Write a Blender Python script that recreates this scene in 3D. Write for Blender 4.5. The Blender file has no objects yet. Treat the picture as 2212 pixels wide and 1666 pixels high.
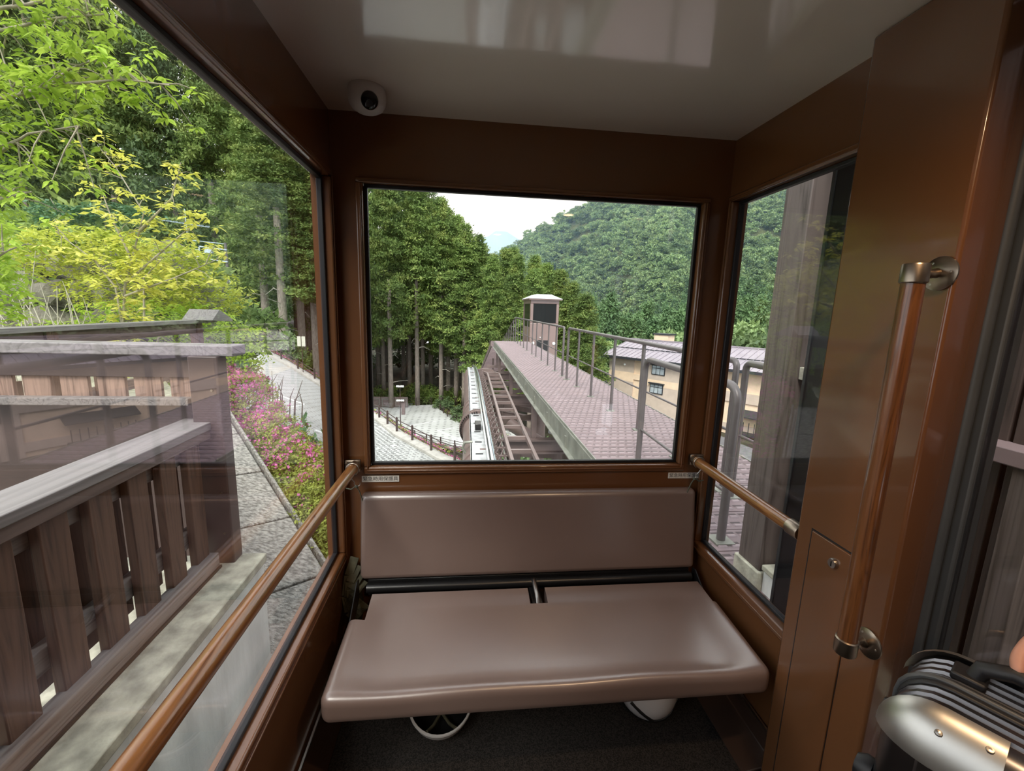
import bpy, bmesh, math, random
import numpy as np
from mathutils import Vector, Matrix
random.seed(7); RNG = np.random.default_rng(7)
S = bpy.context.scene
COL = S.collection
PI = math.pi

# ---------------------------------------------------------------- camera
EYE = 1.38
cam = bpy.data.cameras.new('camera'); camo = bpy.data.objects.new('camera', cam); COL.objects.link(camo)
yaw, pitch, roll = 0.109419, -0.173914, 0.030021
fw = Vector((math.sin(yaw)*math.cos(pitch), math.cos(yaw)*math.cos(pitch), math.sin(pitch)))
rt = Vector((math.cos(yaw), -math.sin(yaw), 0)); up = rt.cross(fw)
r2 = rt*math.cos(roll) + up*math.sin(roll); u2 = -rt*math.sin(roll) + up*math.cos(roll)
m3 = Matrix((r2, u2, -fw)).transposed()
camo.matrix_world = Matrix.Translation((0, 0, EYE)) @ m3.to_4x4()
cam.sensor_fit = 'HORIZONTAL'; cam.sensor_width = 36; cam.lens = 933.37/2212*36
cam.clip_start = 0.02; cam.clip_end = 9000
S.camera = camo

# ---------------------------------------------------------------- sky, sun, exposure
W = bpy.data.worlds.new('overcast_sky'); S.world = W; W.use_nodes = True
nt = W.node_tree; nt.nodes.clear()
wo = nt.nodes.new('ShaderNodeOutputWorld'); bg = nt.nodes.new('ShaderNodeBackground')
tc = nt.nodes.new('ShaderNodeTexCoord'); nz = nt.nodes.new('ShaderNodeTexNoise'); cr = nt.nodes.new('ShaderNodeValToRGB')
nz.inputs['Scale'].default_value = 2.5; nz.inputs['Detail'].default_value = 5
nt.links.new(tc.outputs['Generated'], nz.inputs['Vector']); nt.links.new(nz.outputs['Fac'], cr.inputs['Fac'])
cr.color_ramp.elements[0].position = .3; cr.color_ramp.elements[0].color = (.86, .91, 1, 1)
cr.color_ramp.elements[1].position = .7; cr.color_ramp.elements[1].color = (1, 1, 1, 1)
bg.inputs['Strength'].default_value = 1.12
nt.links.new(cr.outputs['Color'], bg.inputs['Color']); nt.links.new(bg.outputs['Background'], wo.inputs['Surface'])
sl = bpy.data.lights.new('sun', 'SUN'); so = bpy.data.objects.new('sun', sl); COL.objects.link(so)
sl.energy = 2.0; sl.angle = math.radians(25); sl.color = (1, .95, .86)
so.rotation_euler = (math.radians(40), 0, math.radians(-22))
S.view_settings.view_transform = 'Standard'; S.view_settings.look = 'None'
S.view_settings.exposure = 1.05; S.view_settings.gamma = 1; S.view_settings.use_curve_mapping = False
cy = S.cycles
cy.max_bounces = 8; cy.diffuse_bounces = 4; cy.glossy_bounces = 4; cy.transmission_bounces = 4; cy.transparent_max_bounces = 12
cy.use_denoising = True; cy.caustics_reflective = False; cy.caustics_refractive = False
cy.sample_clamp_indirect = 4; cy.volume_bounces = 0

# ---------------------------------------------------------------- materials
def nodes(name):
    m = bpy.data.materials.new(name); m.use_nodes = True
    t = m.node_tree; b = t.nodes['Principled BSDF']
    return m, t, b
def N(t, kind, **kw):
    n = t.nodes.new(kind)
    for k, v in kw.items():
        if k in n.inputs: n.inputs[k].default_value = v
        else: setattr(n, k, v)
    return n
def c4(c): return (c[0], c[1], c[2], 1)
def sc(c, k): return tuple(min(1, x*k) for x in c)
def coords(t, stretch=(1, 1, 1), rnd=True):
    tc = N(t, 'ShaderNodeTexCoord'); mp = N(t, 'ShaderNodeMapping'); mp.inputs['Scale'].default_value = stretch
    if rnd:
        oi = N(t, 'ShaderNodeObjectInfo'); mu = N(t, 'ShaderNodeMath', operation='MULTIPLY'); mu.inputs[1].default_value = 37
        t.links.new(oi.outputs['Random'], mu.inputs[0]); va = N(t, 'ShaderNodeVectorMath', operation='ADD')
        t.links.new(tc.outputs['Object'], va.inputs[0]); t.links.new(mu.outputs[0], va.inputs[1])
        t.links.new(va.outputs[0], mp.inputs['Vector'])
    else: t.links.new(tc.outputs['Object'], mp.inputs['Vector'])
    return mp.outputs['Vector']
def ramp(t, fac, cols):
    r = N(t, 'ShaderNodeValToRGB'); e = r.color_ramp.elements
    while len(e) < len(cols): e.new(.5)
    for k, (p, c) in enumerate(cols): e[k].position = p; e[k].color = c4(c)
    t.links.new(fac, r.inputs['Fac']); return r.outputs['Color']
def bump(t, b, fac, strength, dist=.01):
    bp = N(t, 'ShaderNodeBump', Strength=strength, Distance=dist); t.links.new(fac, bp.inputs['Height']); t.links.new(bp.outputs['Normal'], b.inputs['Normal'])
def mat(name, col, rough=.5, metal=0, var=.15, vs=6, bs=60, bst=0, coat=0, stretch=(1, 1, 1), lo=.35, hi=.65, bd=.003, spec=.5, crough=.06):
    m, t, b = nodes(name)
    v = coords(t, stretch); n = N(t, 'ShaderNodeTexNoise', Scale=vs, Detail=6); t.links.new(v, n.inputs['Vector'])
    t.links.new(ramp(t, n.outputs['Fac'], [(lo, sc(col, 1-var)), (hi, sc(col, 1+var))]), b.inputs['Base Color'])
    b.inputs['Roughness'].default_value = rough; b.inputs['Metallic'].default_value = metal; b.inputs['Coat Weight'].default_value = coat
    b.inputs['Coat Roughness'].default_value = crough; b.inputs['Specular IOR Level'].default_value = spec
    if bst:
        n2 = N(t, 'ShaderNodeTexNoise', Scale=bs, Detail=4); t.links.new(v, n2.inputs['Vector']); bump(t, b, n2.outputs['Fac'], bst, bd)
    return m
def wood(name, c1, c2, axis, rough=.6, scale=7, coat=0, bst=.25):
    m, t, b = nodes(name); st = [scale]*3; st[axis] = scale*.06
    v = coords(t, tuple(st)); n = N(t, 'ShaderNodeTexNoise', Scale=1.6, Detail=3, Distortion=.6); t.links.new(v, n.inputs['Vector'])
    mu = N(t, 'ShaderNodeMath', operation='MULTIPLY'); mu.inputs[1].default_value = 9; t.links.new(n.outputs['Fac'], mu.inputs[0])
    fr = N(t, 'ShaderNodeMath', operation='PINGPONG'); fr.inputs[1].default_value = .5; t.links.new(mu.outputs[0], fr.inputs[0])
    n2 = N(t, 'ShaderNodeTexNoise', Scale=9, Detail=6); t.links.new(v, n2.inputs['Vector'])
    ad = N(t, 'ShaderNodeMath', operation='ADD'); t.links.new(fr.outputs[0], ad.inputs[0]); t.links.new(n2.outputs['Fac'], ad.inputs[1])
    t.links.new(ramp(t, ad.outputs[0], [(.35, c1), (.62, c2), (.95, sc(c2, 1.25))]), b.inputs['Base Color'])
    b.inputs['Roughness'].default_value = rough; b.inputs['Coat Weight'].default_value = coat; b.inputs['Coat Roughness'].default_value = .08
    bump(t, b, ad.outputs[0], bst, .002); return m
def leafmat(name, c1, c2, c3, scale=.8, transl=.0, rough=.55, rvar=.25):
    m, t, b = nodes(name); v = coords(t); n = N(t, 'ShaderNodeTexNoise', Scale=scale, Detail=5, Roughness=.65); t.links.new(v, n.inputs['Vector'])
    col = ramp(t, n.outputs['Fac'], [(.34, c1), (.5, c2), (.68, c3)])
    oi = N(t, 'ShaderNodeObjectInfo'); hs = N(t, 'ShaderNodeHueSaturation'); mr = N(t, 'ShaderNodeMapRange')
    mr.inputs['To Min'].default_value = 1-rvar; mr.inputs['To Max'].default_value = 1+rvar
    t.links.new(oi.outputs['Random'], mr.inputs['Value']); t.links.new(mr.outputs['Result'], hs.inputs['Value']); t.links.new(col, hs.inputs['Color'])
    t.links.new(hs.outputs['Color'], b.inputs['Base Color']); b.inputs['Roughness'].default_value = rough; b.inputs['Specular IOR Level'].default_value = .25
    if transl:
        tr = N(t, 'ShaderNodeBsdfTranslucent'); t.links.new(hs.outputs['Color'], tr.inputs['Color']); mx = N(t, 'ShaderNodeMixShader', Fac=transl)
        o = t.nodes['Material Output']; t.links.new(b.outputs[0], mx.inputs[1]); t.links.new(tr.outputs[0], mx.inputs[2]); t.links.new(mx.outputs[0], o.inputs['Surface'])
    return m
def glassmat(name, tint, gcol, boost=1.0, stains=False):
    m, t, b = nodes(name); t.nodes.remove(b); o = t.nodes['Material Output']
    ge = N(t, 'ShaderNodeNewGeometry'); mi = N(t, 'ShaderNodeMix', data_type='FLOAT'); mi.inputs[2].default_value = 1.52; mi.inputs[3].default_value = 1/1.52
    t.links.new(ge.outputs['Backfacing'], mi.inputs[0]); fr = N(t, 'ShaderNodeFresnel'); t.links.new(mi.outputs[0], fr.inputs['IOR'])
    mu = N(t, 'ShaderNodeMath', operation='MULTIPLY', use_clamp=True); mu.inputs[1].default_value = boost; t.links.new(fr.outputs[0], mu.inputs[0])
    tr = N(t, 'ShaderNodeBsdfTransparent'); tr.inputs['Color'].default_value = c4(tint); gl = N(t, 'ShaderNodeBsdfGlossy', Roughness=0.0); gl.inputs['Color'].default_value = c4(gcol)
    mx = N(t, 'ShaderNodeMixShader'); t.links.new(mu.outputs[0], mx.inputs[0]); t.links.new(tr.outputs[0], mx.inputs[1]); t.links.new(gl.outputs[0], mx.inputs[2])
    out = mx.outputs[0]
    if stains:      # dried water runs on the pane
        v = coords(t, (60, 1, 3), False); n = N(t, 'ShaderNodeTexNoise', Scale=1, Detail=5); t.links.new(v, n.inputs['Vector'])
        v2 = coords(t, (5, 1, 4), False); n2 = N(t, 'ShaderNodeTexNoise', Scale=1.3, Detail=3); t.links.new(v2, n2.inputs['Vector'])
        mr = N(t, 'ShaderNodeMapRange'); mr.inputs['From Min'].default_value = .5; mr.inputs['From Max'].default_value = .75; t.links.new(n.outputs['Fac'], mr.inputs['Value'])
        mr2 = N(t, 'ShaderNodeMapRange'); mr2.inputs['From Min'].default_value = .5; mr2.inputs['From Max'].default_value = .72; t.links.new(n2.outputs['Fac'], mr2.inputs['Value'])
        mm = N(t, 'ShaderNodeMath', operation='MULTIPLY'); t.links.new(mr.outputs[0], mm.inputs[0]); t.links.new(mr2.outputs[0], mm.inputs[1])
        m3_ = N(t, 'ShaderNodeMath', operation='MULTIPLY'); m3_.inputs[1].default_value = .16; 
        tcx = N(t, 'ShaderNodeTexCoord'); sx = N(t, 'ShaderNodeSeparateXYZ'); t.links.new(tcx.outputs['Object'], sx.inputs[0])
        w1 = N(t, 'ShaderNodeMapRange', interpolation_type='SMOOTHSTEP'); w1.inputs['From Min'].default_value = .44; w1.inputs['From Max'].default_value = .58; t.links.new(sx.outputs['X'], w1.inputs['Value'])
        w2 = N(t, 'ShaderNodeMapRange', interpolation_type='SMOOTHSTEP'); w2.inputs['From Min'].default_value = 1.22; w2.inputs['From Max'].default_value = 1.45; t.links.new(sx.outputs['Z'], w2.inputs['Value'])
        w3 = N(t, 'ShaderNodeMath', operation='MULTIPLY'); t.links.new(w1.outputs[0], w3.inputs[0]); t.links.new(w2.outputs[0], w3.inputs[1])
        w4 = N(t, 'ShaderNodeMath', operation='MULTIPLY'); t.links.new(w3.outputs[0], w4.inputs[0]); t.links.new(mm.outputs[0], w4.inputs[1]); t.links.new(w4.outputs[0], m3_.inputs[0])
        tl = N(t, 'ShaderNodeBsdfTranslucent'); tl.inputs['Color'].default_value = (.9, .92, .9, 1); mx2 = N(t, 'ShaderNodeMixShader')
        t.links.new(m3_.outputs[0], mx2.inputs[0]); t.links.new(out, mx2.inputs[1]); t.links.new(tl.outputs[0], mx2.inputs[2]); out = mx2.outputs[0]
    t.links.new(out, o.inputs['Surface']); return m
def emit(name, col, s):
    m, t, b = nodes(name); b.inputs['Base Color'].default_value = c4(col); b.inputs['Emission Color'].default_value = c4(col); b.inputs['Emission Strength'].default_value = s
    return m

MT = dict(
 paint=mat('brown_gloss_paint', (.16, .066, .026), .26, 0, .05, 2, 900, .02, .55),
 paint_dark=mat('dark_brown_paint', (.055, .032, .023), .35, 0, .1, 3, 0, 0, .2),
 ceil=mat('glossy_ceiling_panel', (.86, .81, .765), .12, 0, .02, 3, 0, 0, .6),
 rubber=mat('black_rubber', (.012, .012, .014), .5, 0, .1),
 rubber_grey=mat('grey_rubber', (.06, .065, .07), .45, 0, .1),
 carpet=mat('dark_carpet', (.022, .019, .018), .95, 0, .75, 260, 400, .8, 0, (1, 1, 1), .4, .6, .004),
 vinyl=mat('taupe_vinyl', (.20, .14, .122), .36, 0, .05, 3, 500, .10, 1.0, (1, 1, 1), .35, .65, .0015, 1.0, .25),
 black=mat('black_steel', (.012, .012, .013), .3, 0, .1, 5),
 chrome=mat('brushed_metal', (.55, .52, .48), .28, 1, .05, 4),
 bronze=mat('nickel_bracket', (.34, .28, .22), .32, 1, .08, 8),
 white=mat('white_plastic', (.74, .73, .74), .35, 0, .03, 5),
 dome=mat('smoked_dome', (.006, .006, .008), .05, 0, .05, 5),
 railwood=wood('varnished_rail_wood', (.11, .038, .013), (.23, .098, .032), 1, .28, 22, .7, .02),
 barwood=wood('varnished_bar_wood', (.07, .024, .008), (.14, .053, .017), 2, .3, 22, .6, .02),
 strap=mat('olive_webbing', (.085, .08, .05), .8, 0, .25, 30, 200, .3),
 cord=mat('green_cord', (.10, .11, .08), .8, 0, .2, 60),
 label=mat('label_plate', (.78, .76, .72), .4, 0, .03),
 ink=mat('black_ink', (.01, .01, .012), .5, 0, .02),
 case=mat('dark_aluminium_shell', (.17, .165, .17), .30, 1, .1, 6),
 case_corner=mat('silver_corner', (.50, .49, .46), .4, 1, .05, 4),
 skin=mat('skin', (.50, .255, .185), .55, 0, .08, 14, 90, .1),
 sleeve=mat('dark_sleeve', (.03, .03, .04), .8, 0, .15, 20),
 fence_cap=wood('weathered_grey_cap', (.15, .135, .135), (.205, .19, .19), 1, .5, 5, 0, .12),
 fence_x=wood('dark_timber_across', (.07, .045, .036), (.16, .105, .08), 0, .65, 7),
 fence_y=wood('dark_timber_along', (.06, .04, .036), (.125, .09, .08), 1, .65, 7),
 fence_z=wood('brown_timber_upright', (.040, .020, .014), (.098, .052, .034), 2, .6, 8),
 slatwood=wood('pinkish_brown_slat', (.13, .08, .06), (.27, .175, .135), 2, .6, 8),
 fence_pale=wood('bleached_bottom_rail', (.085, .072, .072), (.17, .155, .15), 1, .7, 8, 0, .5),
 post=mat('dark_brown_post', (.065, .043, .040), .45, 0, .12, 5),
 concrete=mat('stained_concrete', (.72, .74, .72), .85, 0, .2, 5, 70, .5, 0, (1, 1, .25)),
 concrete_top=mat('worn_concrete_top', (.44, .43, .35), .9, 0, .3, 14, 80, .7),
 granite=mat('rough_granite', (.33, .32, .29), .85, 0, .5, 24, 60, 1.0, 0, (1, 2, 1), .36, .64, .02),
 curb=mat('pale_curb', (.46, .445, .41), .85, 0, .15, 3, 40, .3),
 asphalt=mat('asphalt', (.14, .14, .15), .9, 0, .15, 3),
 soil=mat('forest_soil', (.045, .042, .025), .95, 0, .5, .6),
 soil_green=mat('mossy_bank', (.07, .085, .03), .95, 0, .5, 1.5),
 steel=mat('brown_steel', (.17, .125, .118), .5, 0, .15, 4),
 deckm=mat('mauve_deck_planks', (.20, .148, .155), .6, 0, .12, 3),
 dash=mat('raised_deck_rib', (.29, .225, .235), .5, 0, .1, 5),
 ringm=mat('paver_ring_grey', (.20, .20, .195), .9, 0, .1, 5),
 slot=mat('dark_slots', (.09, .07, .072), .8, 0, .1, 5),
 galv=mat('galvanised', (.26, .265, .23), .5, .3, .2, 5),
 railsteel=mat('grey_tube', (.135, .12, .12), .4, .2, .12, 5),
 pipe=mat('track_pipe_paint', (.21, .155, .145), .38, 0, .15, 3),
 plate=mat('galvanised_plate', (.52, .53, .54), .45, .3, .25, 7, 60, .3),
 rail=mat('polished_rail', (.75, .77, .80), .2, 1, .05, 3),
 carpaint=mat('car_shell_paint', (.24, .165, .15), .35, 0, .05, 2, 0, 0, .3),
 carroof=mat('car_roof', (.58, .56, .60), .35, 0, .05, 2),
 carglass=mat('dark_car_glass', (.012, .014, .014), .12, 0, .05, 2, spec=.12),
 lamp_glass=mat('headlamp', (.9, .9, .88), .2, 0, .02),
 roofm=mat('purple_grey_roof', (.30, .265, .30), .45, .1, .1, 1),
 stucco=mat('beige_stucco', (.78, .60, .43), .9, 0, .06, 2, 60, .2),
 stucco_grey=mat('grey_beige_stucco', (.55, .45, .37), .9, 0, .06, 2),
 trimdark=mat('dark_window_trim', (.03, .033, .04), .5, 0, .1),
 paneh=mat('house_pane', (.40, .45, .48), .1, 0, .25, 1.5),
 bark=mat('cedar_bark', (.28, .235, .20), .9, 0, .3, 3, 30, .6, 0, (6, 6, .5)),
 twig=mat('grey_twig', (.30, .27, .20), .85, 0, .25, 8),
 dead=mat('dead_branch', (.45, .42, .36), .9, 0, .15, 4),
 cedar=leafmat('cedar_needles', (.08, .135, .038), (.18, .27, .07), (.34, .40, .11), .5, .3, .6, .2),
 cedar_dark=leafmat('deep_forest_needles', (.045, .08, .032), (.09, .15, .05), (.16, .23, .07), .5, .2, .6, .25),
 broad=leafmat('broadleaf', (.11, .18, .085), (.19, .28, .12), (.30, .39, .165), .12, .2, .6, .32),
 bright=leafmat('fresh_green_leaf', (.28, .44, .045), (.44, .62, .08), (.58, .72, .13), 2.2, .5, .45, .2),
 yellow=leafmat('yellow_green_leaf', (.52, .56, .07), (.74, .74, .15), (.86, .82, .26), 1.6, .45, .45, .18),
 yellow2=leafmat('lime_leaf', (.36, .46, .05), (.60, .66, .10), (.78, .78, .20), 1.4, .42, .45, .2),
 teal=leafmat('blue_green_leaf', (.07, .16, .08), (.12, .26, .12), (.19, .35, .16), 2, .2, .45, .2),
 azalea=leafmat('azalea_leaf', (.16, .20, .04), (.32, .38, .07), (.46, .50, .12), 6, .2, .5, .18),
 pink=leafmat('azalea_flower', (.62, .10, .34), (.76, .20, .50), (.82, .34, .60), 9, .3, .5, .08),
 pine=leafmat('mid_conifer', (.07, .13, .06), (.12, .21, .09), (.18, .29, .12), .4, .15, .6, .2),
 rockm=mat('mossy_rock', (.15, .14, .11), .9, 0, .5, 1.4, 6, .9, 0, (1, 1, 1), .3, .7, .1),
 dry=mat('dry_stalk', (.16, .12, .09), .9, 0, .2, 10),
 sign=mat('sign_back', (.66, .66, .55), .5, 0, .06),
 polesteel=mat('pale_blue_steel', (.46, .56, .62), .45, .2, .08),
 poleconc=mat('dark_pole', (.12, .11, .11), .7, 0, .15),
 orange=mat('orange_plastic', (.75, .11, .03), .5, 0, .05),
 planks=wood('shed_planks', (.026, .017, .015), (.05, .034, .03), 2, .6, 7),
 column=wood('shed_column', (.05, .038, .034), (.095, .075, .069), 2, .6, 6),
 line=mat('white_line', (.82, .83, .82), .8, 0, .06, 6),
 far=mat('far_forest', (.05, .085, .07), .95, 0, .3, .004),
)
MT['glass_front'] = glassmat('front_glass', (.95, .965, .96), (1, .98, 1), 1.0, True)
MT['glass_side'] = glassmat('side_glass', (.95, .96, .955), (.95, .86, .97), 1.1)
MT['glass_right'] = glassmat('right_glass', (.95, .96, .955), (.95, .90, .98), .65)

# paving: cast pavers with a ring in each (rings near the car are geometry)
def paving(name, col, scale):
    m, t, b = nodes(name); v = coords(t, (1, 1, 0), False); vo = N(t, 'ShaderNodeTexVoronoi', Scale=scale, Randomness=.15); t.links.new(v, vo.inputs['Vector'])
    c1 = ramp(t, vo.outputs['Distance'], [(.0, sc(col, .55)), (.18, sc(col, .62)), (.27, col), (1, col)])
    n = N(t, 'ShaderNodeTexNoise', Scale=.35, Detail=6); t.links.new(v, n.inputs['Vector']); c2 = ramp(t, n.outputs['Fac'], [(.3, (.80, .80, .78)), (.7, (1.0, 1.0, 1.0))])
    mi = N(t, 'ShaderNodeMix', data_type='RGBA', blend_type='MULTIPLY'); mi.inputs[0].default_value = 1
    t.links.new(c1, mi.inputs[6]); t.links.new(c2, mi.inputs[7]); t.links.new(mi.outputs[2], b.inputs['Base Color']); b.inputs['Roughness'].default_value = .85
    return m
MT['paving'] = paving('cast_pavers', (.52, .53, .52), 2.6)
MT['paving2'] = paving('car_park_pavers', (.60, .61, .60), 1.2)

# ---------------------------------------------------------------- mesh helpers
ORG = {}
def props(o, label=None, cat=None, group=None, kind=None):
    if label: o['label'] = label
    if cat: o['category'] = cat
    if group: o['group'] = group
    if kind: o['kind'] = kind
    return o
def thing(name, label, cat, loc, group=None):
    o = bpy.data.objects.new(name, None); o.empty_display_size = .1; COL.objects.link(o); o.location = loc
    ORG[o.name] = Vector(loc); return props(o, label, cat, group)
def fast_mesh(name, V, F, k):
    """V (n,3), F (m,k) numpy -> mesh"""
    me = bpy.data.meshes.new(name); V = np.asarray(V, dtype=np.float32); F = np.asarray(F, dtype=np.int32)
    me.vertices.add(len(V)); me.vertices.foreach_set('co', V.ravel())
    me.loops.add(F.size); me.loops.foreach_set('vertex_index', F.ravel())
    me.polygons.add(len(F)); me.polygons.foreach_set('loop_start', np.arange(0, F.size, k, dtype=np.int32))
    me.polygons.foreach_set('loop_total', np.full(len(F), k, dtype=np.int32)); me.update(calc_edges=True); me.validate(); return me
def link(name, me, m, parent=None, origin=None):
    o = bpy.data.objects.new(name, me); COL.objects.link(o)
    if m is not None: me.materials.append(MT[m] if isinstance(m, str) else m)
    if parent is not None: o.parent = parent; ORG[o.name] = ORG[parent.name]
    else: o.location = origin or (0, 0, 0); ORG[o.name] = Vector(o.location)
    return o
class G:
    def __init__(s): s.v = []; s.f = []
    def add(s, V, F):
        k = len(s.v); s.v += [tuple(p) for p in V]; s.f += [tuple(i+k for i in q) for q in F]; return s
    def box(s, x0, x1, y0, y1, z0, z1):
        return s.add([(x0,y0,z0),(x1,y0,z0),(x1,y1,z0),(x0,y1,z0),(x0,y0,z1),(x1,y0,z1),(x1,y1,z1),(x0,y1,z1)],
                     [(3,2,1,0),(4,5,6,7),(0,1,5,4),(1,2,6,5),(2,3,7,6),(3,0,4,7)])
    def obox(s, c, a, b, d):
        """oriented box: centre, three half vectors"""
        c, a, b, d = Vector(c), Vector(a), Vector(b), Vector(d)
        if a.cross(b).dot(d) < 0: a, b = b, a
        V = [c+i*a+j*b+k*d for k in (-1, 1) for (i, j) in ((-1,-1),(1,-1),(1,1),(-1,1))]
        return s.add(V, [(3,2,1,0),(4,5,6,7),(0,1,5,4),(1,2,6,5),(2,3,7,6),(3,0,4,7)])
    def bar(s, p, q, w, h, upv=(0, 0, 1)):
        p, q = Vector(p), Vector(q); d = (q-p); n = d.normalized(); upv = Vector(upv)
        if abs(n.dot(upv)) > .98: upv = Vector((0, 1, 0))
        sd = n.cross(upv).normalized(); u = sd.cross(n)
        return s.obox((p+q)/2, d/2, sd*w/2, u*h/2)
    def tube(s, path, r, n=10, caps=True, r_end=None):
        P = [Vector(p) for p in path]; m = len(P); T = []
        for i in range(m):
            a = P[max(0, i-1)]; b = P[min(m-1, i+1)]; T.append((b-a).normalized())
        nrm = T[0].orthogonal().normalized(); V = []; F = []
        rs = r if isinstance(r, (list, tuple)) else [r + ((r_end if r_end is not None else r)-r)*i/max(1, m-1) for i in range(m)]
        for i in range(m):
            nrm = (nrm - T[i]*nrm.dot(T[i])).normalized(); bn = T[i].cross(nrm)
            for j in range(n):
                a = 2*PI*j/n; V.append(P[i] + (nrm*math.cos(a)+bn*math.sin(a))*rs[i])
        for i in range(m-1):
            for j in range(n):
                a, b = i*n+j, i*n+(j+1) % n; F.append((a, b, b+n, a+n))
        if caps: F.append(tuple(range(n))[::-1]); F.append(tuple(range((m-1)*n, m*n)))
        return s.add(V, F)
    def lathe(s, prof, c=(0, 0, 0), n=24, axis=(0, 0, 1), cap=True):
        ax = Vector(axis).normalized(); e1 = ax.orthogonal().normalized(); e2 = ax.cross(e1); c = Vector(c); V = []; F = []
        for (r, h) in prof:
            for j in range(n):
                a = 2*PI*j/n; V.append(c + ax*h + (e1*math.cos(a)+e2*math.sin(a))*r)
        for i in range(len(prof)-1):
            for j in range(n):
                a, b = i*n+j, i*n+(j+1) % n; F.append((a, b, b+n, a+n))
        if cap: F.append(tuple(range(n))[::-1]); F.append(tuple(range((len(prof)-1)*n, len(prof)*n)))
        return s.add(V, F)
    def ball(s, c, r, n=16, m=10):
        r = r if isinstance(r, (tuple, list)) else (r, r, r); V = []; F = []; c = Vector(c)
        for i in range(1, m):
            for j in range(n):
                t = PI*i/m; a = 2*PI*j/n; V.append(c+Vector((r[0]*math.sin(t)*math.cos(a), r[1]*math.sin(t)*math.sin(a), r[2]*math.cos(t))))
        k = len(V); V += [c+Vector((0, 0, r[2])), c-Vector((0, 0, r[2]))]
        for i in range(m-2):
            for j in range(n):
                a, b = i*n+j, i*n+(j+1) % n; F.append((a, a+n, b+n, b))
        for j in range(n): F.append((k, j, (j+1) % n)); F.append((k+1, (m-2)*n+(j+1) % n, (m-2)*n+j))
        return s.add(V, F)
    def prism(s, poly, lift):
        n = len(poly); L = Vector(lift); V = [Vector(p) for p in poly] + [Vector(p)+L for p in poly]
        nr = sum(((Vector(poly[i])-Vector(poly[0])).cross(Vector(poly[i+1])-Vector(poly[0])) for i in range(1, n-1)), Vector())
        F = [tuple(range(n))[::-1], tuple(range(n, 2*n))]+[(i, (i+1) % n, n+(i+1) % n, n+i) for i in range(n)]
        if nr.dot(L) < 0: F = [q[::-1] for q in F]
        return s.add(V, F)
    def ring(s, axis, a0, a1, outer, inner):
        """rectangular frame across axis 0/1; outer/inner = (u0,u1,z0,z1)"""
        def b(u0, u1, z0, z1):
            if u1-u0 < 1e-5 or z1-z0 < 1e-5: return
            if axis == 0: s.box(a0, a1, u0, u1, z0, z1)
            else: s.box(u0, u1, a0, a1, z0, z1)
        o, i = outer, inner
        b(o[0], o[1], o[2], i[2]); b(o[0], o[1], i[3], o[3]); b(o[0], i[0], i[2], i[3]); b(i[1], o[1], i[2], i[3]); return s
    def obj(s, name, m, parent=None, smooth=None, bevel=0, seg=2, origin=None, kind=None):
        me = bpy.data.meshes.new(name); off = ORG[parent.name] if parent is not None else Vector(origin or (0, 0, 0))
        me.from_pydata([(p[0]-off.x, p[1]-off.y, p[2]-off.z) for p in s.v], [], s.f); me.update()
        o = link(name, me, m, parent, tuple(off) if parent is None else None)
        if smooth:
            me.shade_smooth(); me.set_sharp_from_angle(angle=math.radians(smooth))
        if bevel:
            md = o.modifiers.new('edge', 'BEVEL'); md.width = bevel; md.segments = seg; md.limit_method = 'ANGLE'; md.angle_limit = math.radians(40)
            me.shade_smooth(); md.harden_normals = False
            if not smooth: me.set_sharp_from_angle(angle=math.radians(50))
        if kind: o['kind'] = kind
        return o
def B(*a): return G().box(*a)
def arc(c, r, a0, a1, e1, e2, n=8):
    c, e1, e2 = Vector(c), Vector(e1), Vector(e2)
    return [c+(e1*math.cos(a0+(a1-a0)*i/n)+e2*math.sin(a0+(a1-a0)*i/n))*r for i in range(n+1)]
def dup(root, loc, label=None, group=None, rotz=None, scale=None):
    r = root.copy(); COL.objects.link(r); r.location = loc; ORG[r.name] = Vector(loc)
    if rotz is not None: r.rotation_euler = (0, 0, rotz)
    if scale is not None: r.scale = scale
    if label: r['label'] = label
    if group: r['group'] = group
    for ch in list(root.children):
        c = ch.copy(); COL.objects.link(c); c.parent = r
        for g in list(ch.children):
            d = g.copy(); COL.objects.link(d); d.parent = c
    return r
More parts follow.
